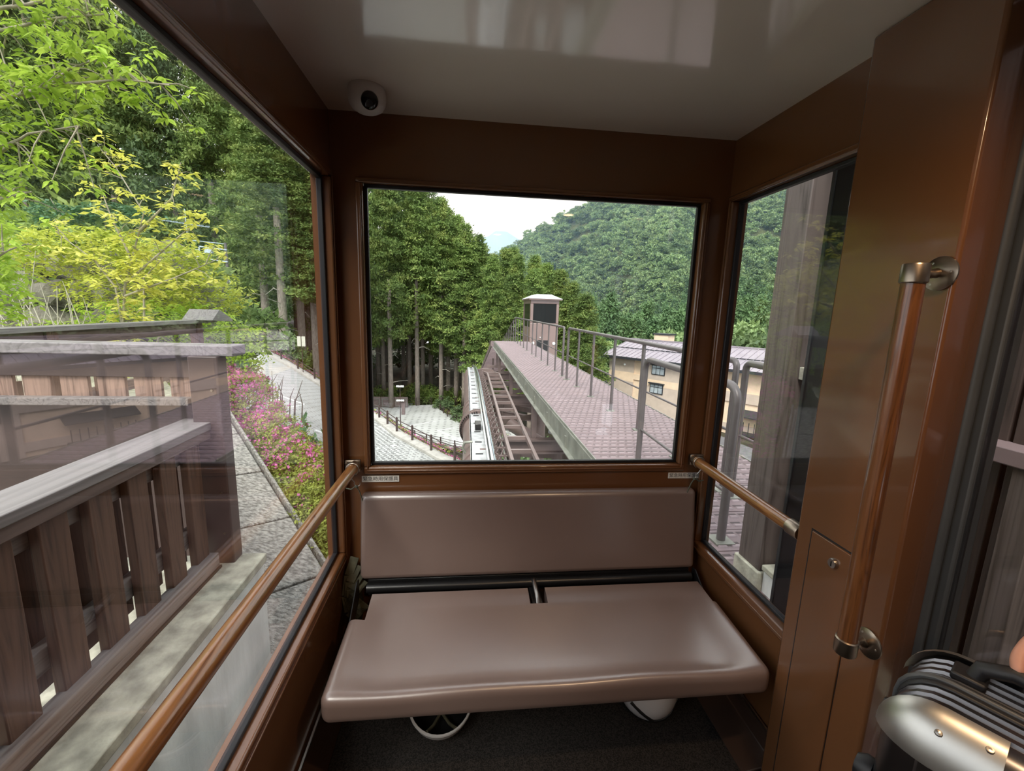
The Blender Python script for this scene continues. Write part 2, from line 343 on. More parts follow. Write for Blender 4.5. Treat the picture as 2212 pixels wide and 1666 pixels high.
# foliage as numpy leaf fields
def unit(a): return a/np.maximum(np.linalg.norm(a, axis=1, keepdims=True), 1e-9)
def leaf_geo(P, D, Nn, L, Wd, fold=.0):
    D = unit(D); sd = unit(np.cross(D, Nn)); nn = np.cross(sd, D); n = len(P); L = np.broadcast_to(np.asarray(L, float).reshape(-1, 1), (n, 1)); Wd = np.broadcast_to(np.asarray(Wd, float).reshape(-1, 1), (n, 1))
    V = np.stack([P, P+D*L*.42+sd*Wd/2+nn*Wd*fold, P+D*L, P+D*L*.42-sd*Wd/2+nn*Wd*fold], 1).reshape(-1, 3)
    i = np.arange(n)[:, None]*4; F = np.concatenate([i+[0, 1, 2], i+[0, 2, 3]], 1).reshape(-1, 3); return V, F
def clump_geo(C, R, k, L, Wd, out=None, flat=.75, rng=RNG):
    """k leaves over the upper outer side of every clump"""
    n = len(C); d = rng.normal(size=(n, k, 3)); d[..., 2] = np.abs(d[..., 2])*.9-.25
    if out is not None: d += out[:, None, :]*.9
    d /= np.linalg.norm(d, axis=2, keepdims=True); R_ = np.asarray(R).reshape(-1, 1, 1)
    P = C[:, None, :] + d*R_*rng.uniform(.35, 1, (n, k, 1))*np.array([1, 1, flat]); D = d*.45 + rng.normal(size=(n, k, 3))*.62 - np.array([0, 0, .12])
    Nn = d + rng.normal(size=(n, k, 3))*.45+np.array([0, 0, .35])
    s = (R_*np.ones((n, k, 1))).reshape(-1)*rng.uniform(.7, 1.3, n*k)
    return leaf_geo(P.reshape(-1, 3), D.reshape(-1, 3), Nn.reshape(-1, 3), L*s, Wd*s)
def foliage(name, V, F, m, parent=None, kind='stuff', origin=None):
    off = np.array(ORG[parent.name] if parent is not None else (origin or (0, 0, 0)))
    o = link(name, fast_mesh(name, V-off, F, 3), m, parent, tuple(off) if parent is None else None)
    if kind: o['kind'] = kind
    return o
# ================================================================ CABIN SHELL
XL, XR, YF, YB, ZC, ZF = -.44, .935, 1.55, -1.3, 1.986, .04
def struct(o): o['kind'] = 'structure'; return o
struct(B(XL-.05, XR+.05, YB, YF+.05, -.04, ZF).obj('floor', 'carpet'))
struct(B(XL-.05, XR+.05, YB, YF+.05, ZC, ZC+.06).obj('ceiling', 'ceil'))
# front wall round the windscreen
struct(G().ring(1, YF, YF+.05, (XL-.05, XR+.05, ZF, ZC), (-.345, .84, .795, 1.777)).obj('wall_front', 'paint'))
struct(G().ring(1, YB-.05, YB, (XL-.05, XR+.05, ZF, ZC), (-.33, .825, .81, 1.76)).obj('wall_back', 'paint'))
struct(G().ring(0, XL-.05, XL, (YB, YF, ZF, ZC), (-1.05, 1.505, .478, 1.782)).obj('wall_left', 'paint'))
struct(G().ring(0, XR, XR+.05, (.92, YF, ZF, ZC), (.97, 1.518, .478, 1.782)).obj('wall_right', 'paint'))
def window(name, axis, a, s, outer, inner, glass, wide=None):
    """axis: 0 side / 1 front; a = wall face; s = direction into the room (-1/+1)"""
    lo, hi = sorted((a+s*.012, a-s*.03))
    w = struct(G().ring(axis, lo, hi, outer, inner).obj(name, 'paint', bevel=.006, seg=3))
    # thin bead on the frame
    o2 = (outer[0]+.012, outer[1]-.012, outer[2]+.012, outer[3]-.012); i2 = (o2[0]+.006, o2[1]-.006, o2[2]+.006, o2[3]-.006)
    lo2, hi2 = sorted((a+s*.011, a+s*.0155)); G().ring(axis, lo2, hi2, o2, i2).obj('bead', 'paint', w, bevel=.002)
    g = .011; gi = (inner[0]+g, inner[1]-g, inner[2]+g, inner[3]-g)
    lo3, hi3 = sorted((a-s*.012, a-s*.029)); G().ring(axis, lo3, hi3, inner, gi).obj('gasket', 'rubber', w, bevel=.002)
    p0, p1 = sorted((a-s*.018, a-s*.024)); e = .003
    if axis == 0: B(p0, p1, inner[0]+e, inner[1]-e, inner[2]+e, inner[3]-e).obj('pane', glass, w)
    else: B(inner[0]+e, inner[1]-e, p0, p1, inner[2]+e, inner[3]-e).obj('pane', glass, w)
    return w
window('window_1', 1, YF, -1, (-.364, .862, .772, 1.79), (-.341, .836, .80, 1.774), 'glass_front')
window('window_2', 0, XL, 1, (-1.07, 1.527, .448, 1.797), (-1.04, 1.499, .486, 1.776), 'glass_side')
window('window_3', 0, XR, -1, (.955, 1.54, .448, 1.797), (.965, 1.512, .486, 1.776), 'glass_right')
window('window_4', 1, YB, 1, (-.35, .845, .77, 1.79), (-.32, .815, .80, 1.765), 'glass_front')
# corner coving lines and floor edge strips
struct(G().prism([(XL, -1.25, ZF), (XL+.055, -1.25, ZF), (XL+.045, -1.25, ZF+.012), (XL, -1.25, ZF+.10)], (0, 2.79, 0)).obj('baseboard_left', 'paint_dark', bevel=.003))
struct(G().prism([(XR, .98, ZF), (XR-.105, .98, ZF), (XR-.095, .98, ZF+.012), (XR-.012, .98, ZF+.03), (XR, .98, ZF+.10)], (0, .56, 0)).obj('baseboard_right', 'paint_dark', bevel=.003))
struct(G().box(XR-.014, XR-.008, .975, 1.54, ZF+.098, ZF+.106).obj('trim_1', 'chrome'))
struct(G().box(XL+.006, XL+.012, -1.2, 1.54, ZF+.098, ZF+.106).obj('trim_2', 'chrome'))
# door pillar on the right with its reveal
pl = struct(G().prism([(.873, .712, ZF), (.873, .97, ZF), (.985, .97, ZF), (.985, .735, ZF), (.962, .72, ZF)], (0, 0, ZC-ZF)).obj('pillar', 'paint', bevel=.007, seg=3))
# hatch in the pillar
hb = G().ring(0, .8722, .8738, (.7905, .924, .075, .861), (.7915, .921, .079, .857)).obj('hatch_gap', 'rubber', pl)
hp = B(.8695, .8732, .792, .9195, .08, .8555).obj('hatch_panel', 'paint', pl, bevel=.0015)
lk = G().lathe([(.0, .0), (.0125, 0), (.0125, .004), (.0105, .008), (0, .0085)], (.8697, .845, .813), 24, (-1, 0, 0)).obj('lock', 'chrome', hp, smooth=35)
G().box(.8606, .8614, .8438, .8462, .807, .819).obj('lock_slot', 'black', hp)
# sliding door on the right
dr = struct(G().ring(0, .985, 1.025, (-.55, .742, .05, 1.95), (-.47, .700, .13, 1.88)).obj('door_1', 'rubber_grey', bevel=.004))
B(.992, .998, -.468, .698, .132, 1.878).obj('pane', 'glass_right', dr)
G().tube([(.972, .722, .08), (.972, .722, 1.93)], .011, 10).obj('door_seal', 'rubber_grey', dr, smooth=40)
G().tube([(1.0, .706, .08), (1.0, .706, 1.93)], .009, 10).obj('door_seal', 'rubber', dr, smooth=40)
struct(G().ring(0, XR, XR+.05, (YB, .70, ZF, ZC), (-.55, .70, .05, 1.95)).obj('wall_right_rear', 'paint'))
# black door pocket cover outside the right window
struct(B(1.03, 1.045, .74, 1.2, .1, 1.95).obj('trim_3', 'rubber'))
B(1.026, 1.05, 1.195, 1.206, .1, 1.95).obj('edge_strip', 'rubber_grey', bpy.data.objects['trim_3'])

# ---------------------------------------------------------------- ceiling lights
def light(x, y, lab):
    t = thing('ceiling_light', lab, 'light', (x, y, ZC), 'warm round ceiling lights')
    G().lathe([(.032, 0), (.048, 0), (.048, -.004), (.043, -.007), (.034, -.005), (.032, 0)], (x, y, ZC), 32, cap=False).obj('trim_ring', 'chrome', t, smooth=40)
    G().lathe([(.033, -.001), (.030, -.004), (.0, -.0045)], (x, y, ZC), 24).obj('lens', MT['lamp'], t, smooth=40)
    l = bpy.data.lights.new('downlight', 'SPOT'); l.energy = 11; l.color = (1, .66, .38); l.spot_size = 2.6; l.spot_blend = 1; l.shadow_soft_size = .03
    lo = bpy.data.objects.new('downlight', l); COL.objects.link(lo); lo.parent = t; lo.location = (0, 0, -.02)
MT['lamp'] = emit('warm_lamp', (1, .62, .34), 9)
light(.64, .30, 'warm round ceiling light nearest the windscreen')
light(.25, -.55, 'warm round ceiling light behind the camera by the rear wall')

# ---------------------------------------------------------------- security camera
cx, cyy = -.287, 1.392
t = thing('security_camera', 'white dome security camera with dark lens under the ceiling', 'camera', (cx, cyy, ZC))
hz = G(); n = 40; prof = [(.050, 0), (.0525, -.010), (.053, -.026), (.050, -.040), (.043, -.052), (.030, -.060), (.012, -.063), (0, -.0635)]
hz.lathe(prof, (cx, cyy, ZC), n, cap=False)
h = hz.obj('housing', 'white', t, smooth=60)
dc = Vector((cx+.013, cyy-.034, ZC-.043))
ax = Vector((.15, -.72, -.62)).normalized()
G().lathe([(.0265, -.004), (.0275, .0), (.0255, .004), (.024, .004)], dc, 32, ax, False).obj('dome_rim', 'white', t, smooth=50)
G().lathe([(.024*math.cos(a), .024*math.sin(a)) for a in [PI/2*i/8 for i in range(9)]], dc+ax*.001, 28, ax, False).obj('dome', 'dome', t, smooth=70)
G().lathe([(.009, .0), (.009, .012), (.0, .013)], dc+ax*.0135, 20, ax).obj('lens', 'black', t, smooth=40)

# ---------------------------------------------------------------- handrails
t = thing('handrail', 'long varnished wooden handrail along the left window', 'handrail', (-.39, 1.53, .813))
p0, p1 = Vector((-.39, 1.515, .813)), Vector((-.40, -1.15, .845))
G().tube([p0, p0.lerp(p1, .35), p0.lerp(p1, .7), p1], .0185, 20).obj('rail', 'railwood', t, smooth=40)
G().lathe([(.020, 0), (.0205, .028), (.018, .03)], (-.39, 1.522, .813), 24, (0, -1, 0)).obj('end_cap', 'bronze', t, smooth=40)
B(-.425, -.37, 1.518, 1.536, .79, .834).obj('bracket_plate', 'bronze', t, bevel=.003)
G().lathe([(0, 0), (.004, 0), (.003, .003), (0, .0035)], (-.418, 1.518, .825), 12, (0, -1, 0)).obj('screw', 'chrome', t, smooth=40)
G().tube([(-.40, -.55, .838), (-.435, -.55, .838)], .009, 12).obj('bracket', 'bronze', t, smooth=40)
t = thing('handrail', 'short varnished wooden handrail across the right window', 'handrail', (.89, 1.53, .826))
G().tube([(.89, 1.518, .826), (.89, 1.25, .822), (.89, 1.0, .819)], .0185, 20).obj('rail', 'railwood', t, smooth=40)
G().lathe([(.0205, 0), (.0215, .002), (.0215, .042), (.019, .044)], (.89, .971, .819), 24, (0, 1, 0)).obj('end_cap', 'bronze', t, smooth=40)
G().lathe([(.020, 0), (.0205, .024), (.018, .026)], (.89, 1.522, .826), 24, (0, -1, 0)).obj('end_cap', 'bronze', t, smooth=40)
B(.872, .925, 1.518, 1.536, .804, .847).obj('bracket_plate', 'bronze', t, bevel=.003)
# vertical grab bar on the pillar
bx, by = .792, .712
t = thing('grab_bar', 'upright varnished wooden grab bar on the brown pillar', 'grab bar', (bx, by, .70))
G().tube([(bx, by, .70), (bx, by, 1.1), (bx, by, 1.462)], .0175, 22).obj('bar', 'barwood', t, smooth=40)
for z, s in ((1.478, 1), (.700, -1)):
    br = G().lathe([(.0, .0), (.019, .002), (.0205, .005), (.0205, .034), (.0185, .036)], (bx, by, z+s*.005), 24, (0, 0, -s)).obj('bracket', 'bronze', t, smooth=40)
    zz = z-s*.012 if s > 0 else z+.014
    e = Vector((.872, by+.024, zz+(.003 if s > 0 else -.02)))
    G().tube([(bx+.012, by+.004, zz), (bx+.045, by+.014, zz), e-Vector((.012, 0, 0)), e], [.0095, .0085, .0085, .012], 14).obj('arm', 'bronze', br, smooth=50)
    fl = G().lathe([(0, 0), (.031, .0), (.031, .003), (.026, .006), (.012, .009), (0, .009)], e, 28, (-1, 0, 0)).obj('flange', 'bronze', t, smooth=35)
    for a in (1.0, 3.1, 5.2):
        G().lathe([(0, 0), (.004, 0), (.003, .0025), (0, .003)], (e.x-.0045, e.y+.021*math.cos(a), e.z+.021*math.sin(a)), 10, (-1, 0, 0)).obj('screw', 'chrome', fl, smooth=40)

# ---------------------------------------------------------------- bench seat
bt = thing('bench_seat', 'folding two-person bench with taupe vinyl cushions under the windscreen', 'bench', (.25, 1.2, .385))
def cushion():
    x0, x1, y0, y1 = -.356, .866, .963, 1.394; nx, ny = 62, 22
    def inside(x, y):
        if y > 1.262+.012*(x+.36) and (x < -.305 or x > .846): return False
        if y > 1.323 and .232 < x < .292: return False
        return True
    xs = sorted(set([round(x0+(x1-x0)*i/nx, 5) for i in range(nx+1)]) | {-.305, .846, .232, .292} | {round(x0+q, 5) for q in (.004, .010, .028)} | {round(x1-q, 5) for q in (.004, .010, .028)})
    ys = sorted(set([round(y0+(y1-y0)*i/ny, 5) for i in range(ny+1)]) | {1.266, 1.323} | {round(y0+q, 5) for q in (.004, .010, .028)})
    bm = bmesh.new(); vv = {}; R_ = .026; TH = .074
    def sag(x, y):
        u = (x-x0)/(x1-x0); v = (y-y0)/(y1-y0)
        e = min(1, min(u, 1-u)/.10)*min(1, min(v*1.4, 1-v)/.22); e = max(0, e); e = e*e*(3-2*e)
        return -.014*e + .0035*math.sin(x*13+1)*math.exp(-v*5) + .0022*math.sin(x*9+y*11)*e
    def vert(x, y):
        if (x, y) not in vv: vv[(x, y)] = bm.verts.new((x, y, 0))
        return vv[(x, y)]
    for i in range(len(xs)-1):
        for j in range(len(ys)-1):
            if inside((xs[i]+xs[i+1])/2, (ys[j]+ys[j+1])/2): bm.faces.new((vert(xs[i], ys[j]), vert(xs[i+1], ys[j]), vert(xs[i+1], ys[j+1]), vert(xs[i], ys[j+1])))
    r = bmesh.ops.extrude_face_region(bm, geom=bm.faces[:])
    for v in r['geom']:
        if isinstance(v, bmesh.types.BMVert): v.co.z = -TH
    vert_e = [e for e in bm.edges if abs(e.verts[0].co.z-e.verts[1].co.z) > TH*.9]
    bmesh.ops.subdivide_edges(bm, edges=vert_e, cuts=7, use_grid_fill=True)
    for v in bm.verts:
        p = v.co; q = Vector((min(max(p.x, x0+R_), x1-R_), min(max(p.y, y0+R_), y1-.006), min(max(p.z, -TH+R_*.6), -R_))); d = p-q
        if p.z > -R_ and d.length > 1e-6 and (abs(d.x) > 1e-6 or abs(d.y) > 1e-6): p = q+d.normalized()*max(abs(d.x), abs(d.y), abs(d.z))
        elif p.z < -TH+R_*.6 and d.length > 1e-6 and (abs(d.x) > 1e-6 or abs(d.y) > 1e-6): p = q+d.normalized()*max(abs(d.x), abs(d.y), abs(d.z))
        elif abs(d.x) > 1e-6 and abs(d.y) > 1e-6: p = q+Vector((d.x, d.y, 0)).normalized()*max(abs(d.x), abs(d.y))+Vector((0, 0, d.z))
        x, y = p.x, p.y; k = (y-y0)/(y1-y0)*.034; xx = x+(k if x > .25 else -k*.25)*(abs(x-.26)/.6); t_ = 1+p.z/TH
        v.co = (xx-.25, y-1.2, .026+p.z+(sag(x, y)-(y-y0)*.045)*max(0, t_))
    bmesh.ops.recalc_face_normals(bm, faces=bm.faces[:])
    me = bpy.data.meshes.new('seat_cushion'); bm.to_mesh(me); bm.free(); me.shade_smooth(); me.set_sharp_from_angle(angle=math.radians(60))
    o = bpy.data.objects.new('seat_cushion', me); COL.objects.link(o); o.parent = bt; me.materials.append(MT['vinyl']); ORG[o.name] = ORG[bt.name]
cushion()
# backrest, leaning
bk = G()
yb, yt, zb, zt = 1.452, 1.497, .402, .712
bk.prism([(-.370, yb, zb), (-.370, yt, zt), (-.370, yt+.046, zt), (-.370, yb+.05, zb)], (1.27, 0, 0))
bko = bk.obj('backrest', 'vinyl', bt, bevel=.02, seg=5)
fr = G().tube([(-.345, 1.455, .372), (.25, 1.455, .372), (.885, 1.455, .372)], .017, 14).obj('cross_tube', 'black', bt, smooth=40)
B(-.345, .885, 1.468, 1.50, .335, .398).obj('rear_plate', 'black', bt, bevel=.003)
B(.243, .283, 1.325, 1.46, .335, .362).obj('hinge_bracket', 'black', bt, bevel=.004)
G().tube([(.263, 1.45, .385), (.263, 1.38, .378), (.263, 1.335, .35)], .009, 10).obj('hinge_pin', 'chrome', bt, smooth=40)
for x, s in ((-.375, -1), (.897, 1)):
    br = G().prism([(x, 1.47, .40), (x, 1.445, .405), (x, 1.27, .285), (x, 1.262, .25), (x, 1.30, .24), (x, 1.47, .33)], (.005*s, 0, 0)).obj('side_bracket', 'black', bt, bevel=.0015)
    G().tube([(x-s*.03, 1.30, .285), (x+s*.012, 1.30, .285)], .008, 12).obj('pivot_bolt', 'chrome', br, smooth=40)
    G().bar((x-s*.012, 1.29, .27), (x-s*.012, 1.53, .15), .012, .03).obj('stay', 'black', bt, bevel=.002)
B(-.30, .83, 1.0, 1.36, .318, .328).obj('base_board', 'black', bt)

# ---------------------------------------------------------------- emergency label plates
def plate(name, x, z, rot, lab):
    t = thing(name, lab, 'sign', (x, YF-.0015, z), 'emergency gear label plates')
    w, hh = .134, .0235
    B(x-w/2, x+w/2, YF-.0035, YF-.0002, z-hh/2, z+hh/2).obj('plate', 'label', t, bevel=.0008)
    cu = bpy.data.curves.new('lettering', 'FONT'); cu.body = '緊急時用保護具'; cu.align_x = 'CENTER'; cu.align_y = 'CENTER'; cu.size = .0195; cu.offset = 0
    to = bpy.data.objects.new('tmp', cu); COL.objects.link(to); dg = bpy.context.evaluated_depsgraph_get(); dg.update()
    me = bpy.data.meshes.new_from_object(to.evaluated_get(dg)); bpy.data.objects.remove(to); bpy.data.curves.remove(cu)
    xs = [v.co.x for v in me.vertices]; k = .126/(max(xs)-min(xs))
    for v in me.vertices: v.co = (v.co.x*k, -.0023, v.co.y*k)
    me.materials.clear(); o = link('lettering', me, 'ink', t)
    t.rotation_euler = (0, rot, 0)
plate('label_plate', -.306, .752, 0, 'white emergency gear label on the wall left of the bench top')
plate('label_plate', .870, .751, math.radians(.5), 'white emergency gear label on the wall right of the bench top')
# hooks and cords hanging on the rails
def hook(x, z, s, lab):
    y = 1.485
    t = thing('hanging_hook', lab, 'hook', (x, y, z), 'wire hooks with green cord')
    G().tube(arc((x, y, z), .0215, math.radians(-60), math.radians(200), (s, 0, 0), (0, 0, 1), 18)+[(x-s*.004, y, z-.034), (x+s*.008, y, z-.048)]+arc((x+s*.016, y, z-.052), .010, math.radians(170), math.radians(380), (s, 0, 0), (0, 0, 1), 10), .0016, 8).obj('hook', 'chrome', t, smooth=60)
    G().tube([(x+s*.012, y, z-.060), (x+s*.022, y+.005, z-.085), (x+s*.034, y+.02, z-.15), (x+s*.04, y+.05, z-.30)], .0022, 8).obj('cord', 'cord', t, smooth=60)
    G().tube([(x+s*.012, y, z-.060), (x-s*.004, y-.004, z-.072), (x-s*.022, y-.003, z-.068)], .0022, 8).obj('cord_end', 'cord', t, smooth=60)
    G().ball((x+s*.014, y, z-.064), .0055, 10, 6).obj('knot', 'cord', t, smooth=60)
hook(-.39, .813, 1, 'wire hook and green cord hanging from the left handrail')
hook(.89, .826, -1, 'wire hook and green cord hanging from the right handrail')
# olive webbing bag behind the backrest
t = thing('webbing_coil', 'coiled olive webbing strap tucked behind the bench left end', 'strap', (-.405, 1.505, .20))
for k in range(4):
    a = [(-.402+.012*k, 1.525-.004*k, .455-.03*k), (-.418+.006*k, 1.495-.012*k, .40-.02*k), (-.425+.01*k, 1.478-.006*k, .33), (-.415+.012*k, 1.47, .27+.01*k), (-.385+.01*k, 1.475, .235+.012*k)]
    g = G()
    for i in range(len(a)-1): g.bar(a[i], a[i+1], .006, .032, (1, .3, 0))
    g.obj('strap_loop', 'strap', t, bevel=.002)
G().ball((-.40, 1.505, .27), (.03, .028, .085), 16, 12).obj('roll', 'strap', t, smooth=60)
# ---------------------------------------------------------------- helmets under the bench
hc = Vector((-.066, 1.200, ZF))
t = thing('safety_helmet', 'upturned white helmet with dark lining on the carpet under the bench', 'helmet', hc)
ax = Vector((.0, -.30, 1)).normalized(); R_ = .098
outp = [(R_*math.sin(a), R_-R_*math.cos(a)) for a in [PI*.5*i/10 for i in range(11)]]
inn = [(.094*math.sin(a), R_-.094*math.cos(a)+.004) for a in [PI*.5*i/10 for i in range(10, -1, -1)]]
c0 = hc+Vector((0, .03, 0))+Vector((0, 0, .0042))
G().lathe(outp+[(R_+.004, R_+.002), (R_+.003, R_+.008), (.095, R_+.006)], c0, 36, ax, False).obj('shell', 'white', t, smooth=60)
G().lathe(inn, c0, 36, ax, False).obj('lining', 'black', t, smooth=60)
for k in range(3):
    a = k*PI/3+.3; e1 = ax.orthogonal().normalized(); e2 = ax.cross(e1); d = e1*math.cos(a)+e2*math.sin(a)
    G().tube([c0+ax*(.088)+d*.088, c0+ax*.05+d*.05, c0+ax*.035, c0+ax*.05-d*.05, c0+ax*.088-d*.088], .005, 8).obj('cradle_strap', 'strap', t, smooth=60)
hc = Vector((.622, 1.178, ZF))
t = thing('safety_helmet', 'white helmet crossed by black straps under the bench right half', 'helmet', hc)
ax = Vector((0, .57, .82)).normalized(); c0 = hc+Vector((0, .03, .1035))-ax*R_
G().lathe([(r*.98, h*.98) for r, h in outp]+[(R_+.004, R_+.002), (R_+.003, R_+.008), (.094, R_+.006), (.09, R_-.02), (0, .03)], c0, 36, ax, False).obj('shell', 'white', t, smooth=60)
e1 = Vector((1, 0, 0)); e2 = ax.cross(e1)
def onshell(th, ph): d = e1*math.cos(ph)+e2*math.sin(ph); return c0+ax*(R_-.099*math.cos(th))+d*.099*math.sin(th)
for pts in ([(1.2, 3.7), (.9, 3.95), (.62, 4.2), (.42, 4.45)], [(.42, 4.45), (.40, 4.85), (.48, 5.3), (.7, 5.7), (1.2, 5.9)], [(.42, 4.45), (.28, 4.3), (.1, 4.0)]):
    G().tube([onshell(*q) for q in pts], .0052, 8).obj('strap', 'black', t, smooth=60)
# ================================================================ SUITCASE AND HAND
sw = Vector((.5, -.866, 0)).normalized(); sd = Vector((.866, .5, 0)).normalized()      # along the width, towards the door
so0 = Vector((.757, .325, ZF))                                                        # foot of the case
t = thing('suitcase', 'dark ribbed hard-shell suitcase with silver corners standing by the door', 'suitcase', so0)
HW, HD, HZ, Z0 = .20, .105, .84, .045
def cp(u, d, z): return so0 + sw*u + sd*d + Vector((0, 0, z))
def shell(name, d0, d1, open_sign):
    bm = bmesh.new(); nr = 5; r = .055
    # rounded outline in (u, z), ribs run round the case parallel to the seam
    def outline(ins):
        pts = []; a0, a1, b0, b1 = -HW+ins, HW-ins, Z0+ins, HZ-ins; rr = max(.012, r-ins*.5)
        for (cu, cz, s) in ((a1-rr, b1-rr, 0), (a0+rr, b1-rr, 1), (a0+rr, b0+rr, 2), (a1-rr, b0+rr, 3)):
            for i in range(nr+1):
                a = PI/2*s+PI/2*i/nr; pts.append((cu+rr*math.cos(a), cz+rr*math.sin(a)))
        return pts
    prof = [(d0, .004), (d0+open_sign*.004, .0)]
    L = abs(d1-d0); x = .006
    while x < L-.040:
        prof += [(d0+open_sign*x, 0), (d0+open_sign*(x+.003), .0045), (d0+open_sign*(x+.007), .0045), (d0+open_sign*(x+.010), 0)]; x += .0175
    for i in range(7):
        a = PI/2*i/6; prof.append((d1-open_sign*(.034-.034*math.sin(a)), .034-.034*math.cos(a)))
    rows = [[bm.verts.new(cp(u, d, z)-so0) for (u, z) in outline(ins)] for (d, ins) in prof]
    n = len(rows[0])
    for i in range(len(rows)-1):
        for j in range(n): bm.faces.new((rows[i][j], rows[i][(j+1) % n], rows[i+1][(j+1) % n], rows[i+1][j]))
    bm.faces.new(rows[-1]); bm.faces.new(rows[0][::-1]); bmesh.ops.recalc_face_normals(bm, faces=bm.faces[:])
    me = bpy.data.meshes.new(name); bm.to_mesh(me); bm.free(); me.shade_smooth(); me.set_sharp_from_angle(angle=math.radians(32))
    return link(name, me, 'case', t)
shell('front_shell', -.014, -HD, -1); shell('back_shell', .014, HD, 1)
# black seam band with piping
def band(d0, d1, ins, name, m):
    g = G(); r = .055; pts = []
    for (cu, cz, s) in ((HW-ins-r, HZ-ins-r, 0), (-HW+ins+r, HZ-ins-r, 1), (-HW+ins+r, Z0+ins+r, 2), (HW-ins-r, Z0+ins+r, 3)):
        for i in range(6): a = PI/2*s+PI/2*i/5; pts.append((cu+r*math.cos(a), cz+r*math.sin(a)))
    g.prism([cp(u, d0, z) for u, z in pts], sd*(d1-d0)); return g.obj(name, m, t, bevel=.003)
band(-.013, .013, -.002, 'seam_band', 'rubber'); band(-.004, .004, -.006, 'seam_piping', 'rubber_grey')
# upright ribs on the big front face
for k in range(8):
    u = -.150+k*.043
    G().obox(cp(u, -HD-.001, (HZ+Z0)/2), sw*.009, sd*.004, Vector((0, 0, (HZ-Z0)/2-.05))).obj('rib', 'case', t, bevel=.003, seg=3)
# silver corner guards
for su in (-1, 1):
    for dd, sg in ((-HD, -1), (HD, 1)):
        for zt, zs in ((HZ, 1), (Z0, -1)):
            g = G(); c = cp(su*(HW-.055), dd-sg*.036, zt-zs*.055)
            V = []; n = 8; st = [(k, 0) for k in (-.055, -.035, -.015)]+[(0, PI/2*i/n) for i in range(n+1)]
            for (k, a) in st:
                for j in range(n+1):
                    b = PI/2*j/n; rad = .0635*math.sin(b)+.0005
                    V.append(c + sw*(su*(k+math.sin(a)*rad)) + sd*(sg*math.cos(b)*.0435) + Vector((0, 0, zs*math.cos(a)*rad)))
            F = [(i*(n+1)+j, i*(n+1)+j+1, (i+1)*(n+1)+j+1, (i+1)*(n+1)+j) for i in range(len(st)-1) for j in range(n)]
            if su*sg*zs < 0: F = [q[::-1] for q in F]
            g.add(V, F)
            og = g.obj('corner_guard', 'case_corner', t, smooth=50)
            for (a, k) in ((.5, -.042), (1.05, -.042), (.8, .0)):
                p = c+sw*(su*k)+sd*(sg*math.cos(a)*.0435)+Vector((0, 0, zs*math.sin(a)*.0625)); d = (sd*(sg*math.cos(a))+Vector((0, 0, zs*math.sin(a)))).normalized()
                G().lathe([(0, 0), (.0045, 0), (.0035, .002), (0, .0025)], p, 10, d).obj('rivet', 'chrome', og, smooth=40)
# side feet on the narrow side, wheels below
for dd in (-.07, .045):
    for z in (.72, .14):
        G().lathe([(0, 0), (.020, 0), (.020, .010), (.014, .020), (0, .022)], cp(-HW, dd, z-.03 if dd < 0 else z), 20, -sw).obj('side_foot', 'rubber', t, smooth=40)
for su in (-1, 1):
    for dd in (-.075, .075):
        w = G().tube([cp(su*.17-.006, dd, .024)-sd*.012, cp(su*.17-.006, dd, .024)+sd*.012], .0235, 18).obj('wheel', 'rubber', t, smooth=40)
        G().obox(cp(su*.17, dd, .045), sw*.02, sd*.017, Vector((0, 0, .008))).obj('wheel_fork', 'rubber_grey', w, bevel=.003)
# top handle
hb = [cp(-.135, .04, HZ-.005), cp(-.128, .04, HZ+.022), cp(-.10, .04, HZ+.034), cp(.10, .04, HZ+.034), cp(.128, .04, HZ+.022), cp(.135, .04, HZ-.005)]
G().tube(hb, .011, 14).obj('top_handle', 'rubber', t, smooth=50)
for u in (-.138, .138): G().obox(cp(u, .04, HZ+.002), sw*.018, sd*.018, Vector((0, 0, .006))).obj('handle_mount', 'rubber', t, bevel=.003)

# the hand holding the handle: palm, five fingers, forearm (skin modifier body)
def skin_obj(name, chains, m, parent, sub=2, label=None):
    V = []; E = []; Rr = []; idx = {}
    for ch in chains:
        prev = None
        for (p, r) in ch:
            k = tuple(round(q, 5) for q in p)
            if k not in idx: idx[k] = len(V); V.append(k); Rr.append(r)
            i = idx[k]
            if prev is not None and prev != i: E.append((prev, i))
            prev = i
    off = ORG[parent.name]
    me = bpy.data.meshes.new(name); me.from_pydata([tuple(Vector(v)-off) for v in V], E, []); me.update()
    o = link(name, me, m, parent); md = o.modifiers.new('skin', 'SKIN'); md.use_smooth_shade = True
    for i, sv in enumerate(me.skin_vertices[0].data): sv.radius = (Rr[i], Rr[i]); sv.use_root = (i == 0)
    s2 = o.modifiers.new('smooth', 'SUBSURF'); s2.levels = sub; s2.render_levels = sub
    return o
hd = cp(-.04, .04, HZ+.034)                       # middle of the handle
pt = thing('person', 'hand and forearm of a passenger gripping the suitcase handle', 'person', cp(.2, .10, HZ+.40))
up_ = Vector((0, 0, 1))
def hp_(u, d, z): return tuple(hd + sw*u + sd*d + up_*z)
wrist = hp_(.02, .075, .115); elbow = hp_(.26, .0, .30)
chains = [[(wrist, .026), (hp_(.012, .058, .085), .027), (hp_(.004, .040, .058), .026), (hp_(.0, .030, .046), .022)],
          [(wrist, .026), (hp_(.08, .06, .165), .027), (hp_(.17, .03, .235), .036), (elbow, .042)]]
knuck = [(-.034, .030, .042), (-.012, .031, .047), (.011, .030, .046), (.033, .027, .040)]
lens_ = [1.0, 1.1, 1.04, .84]
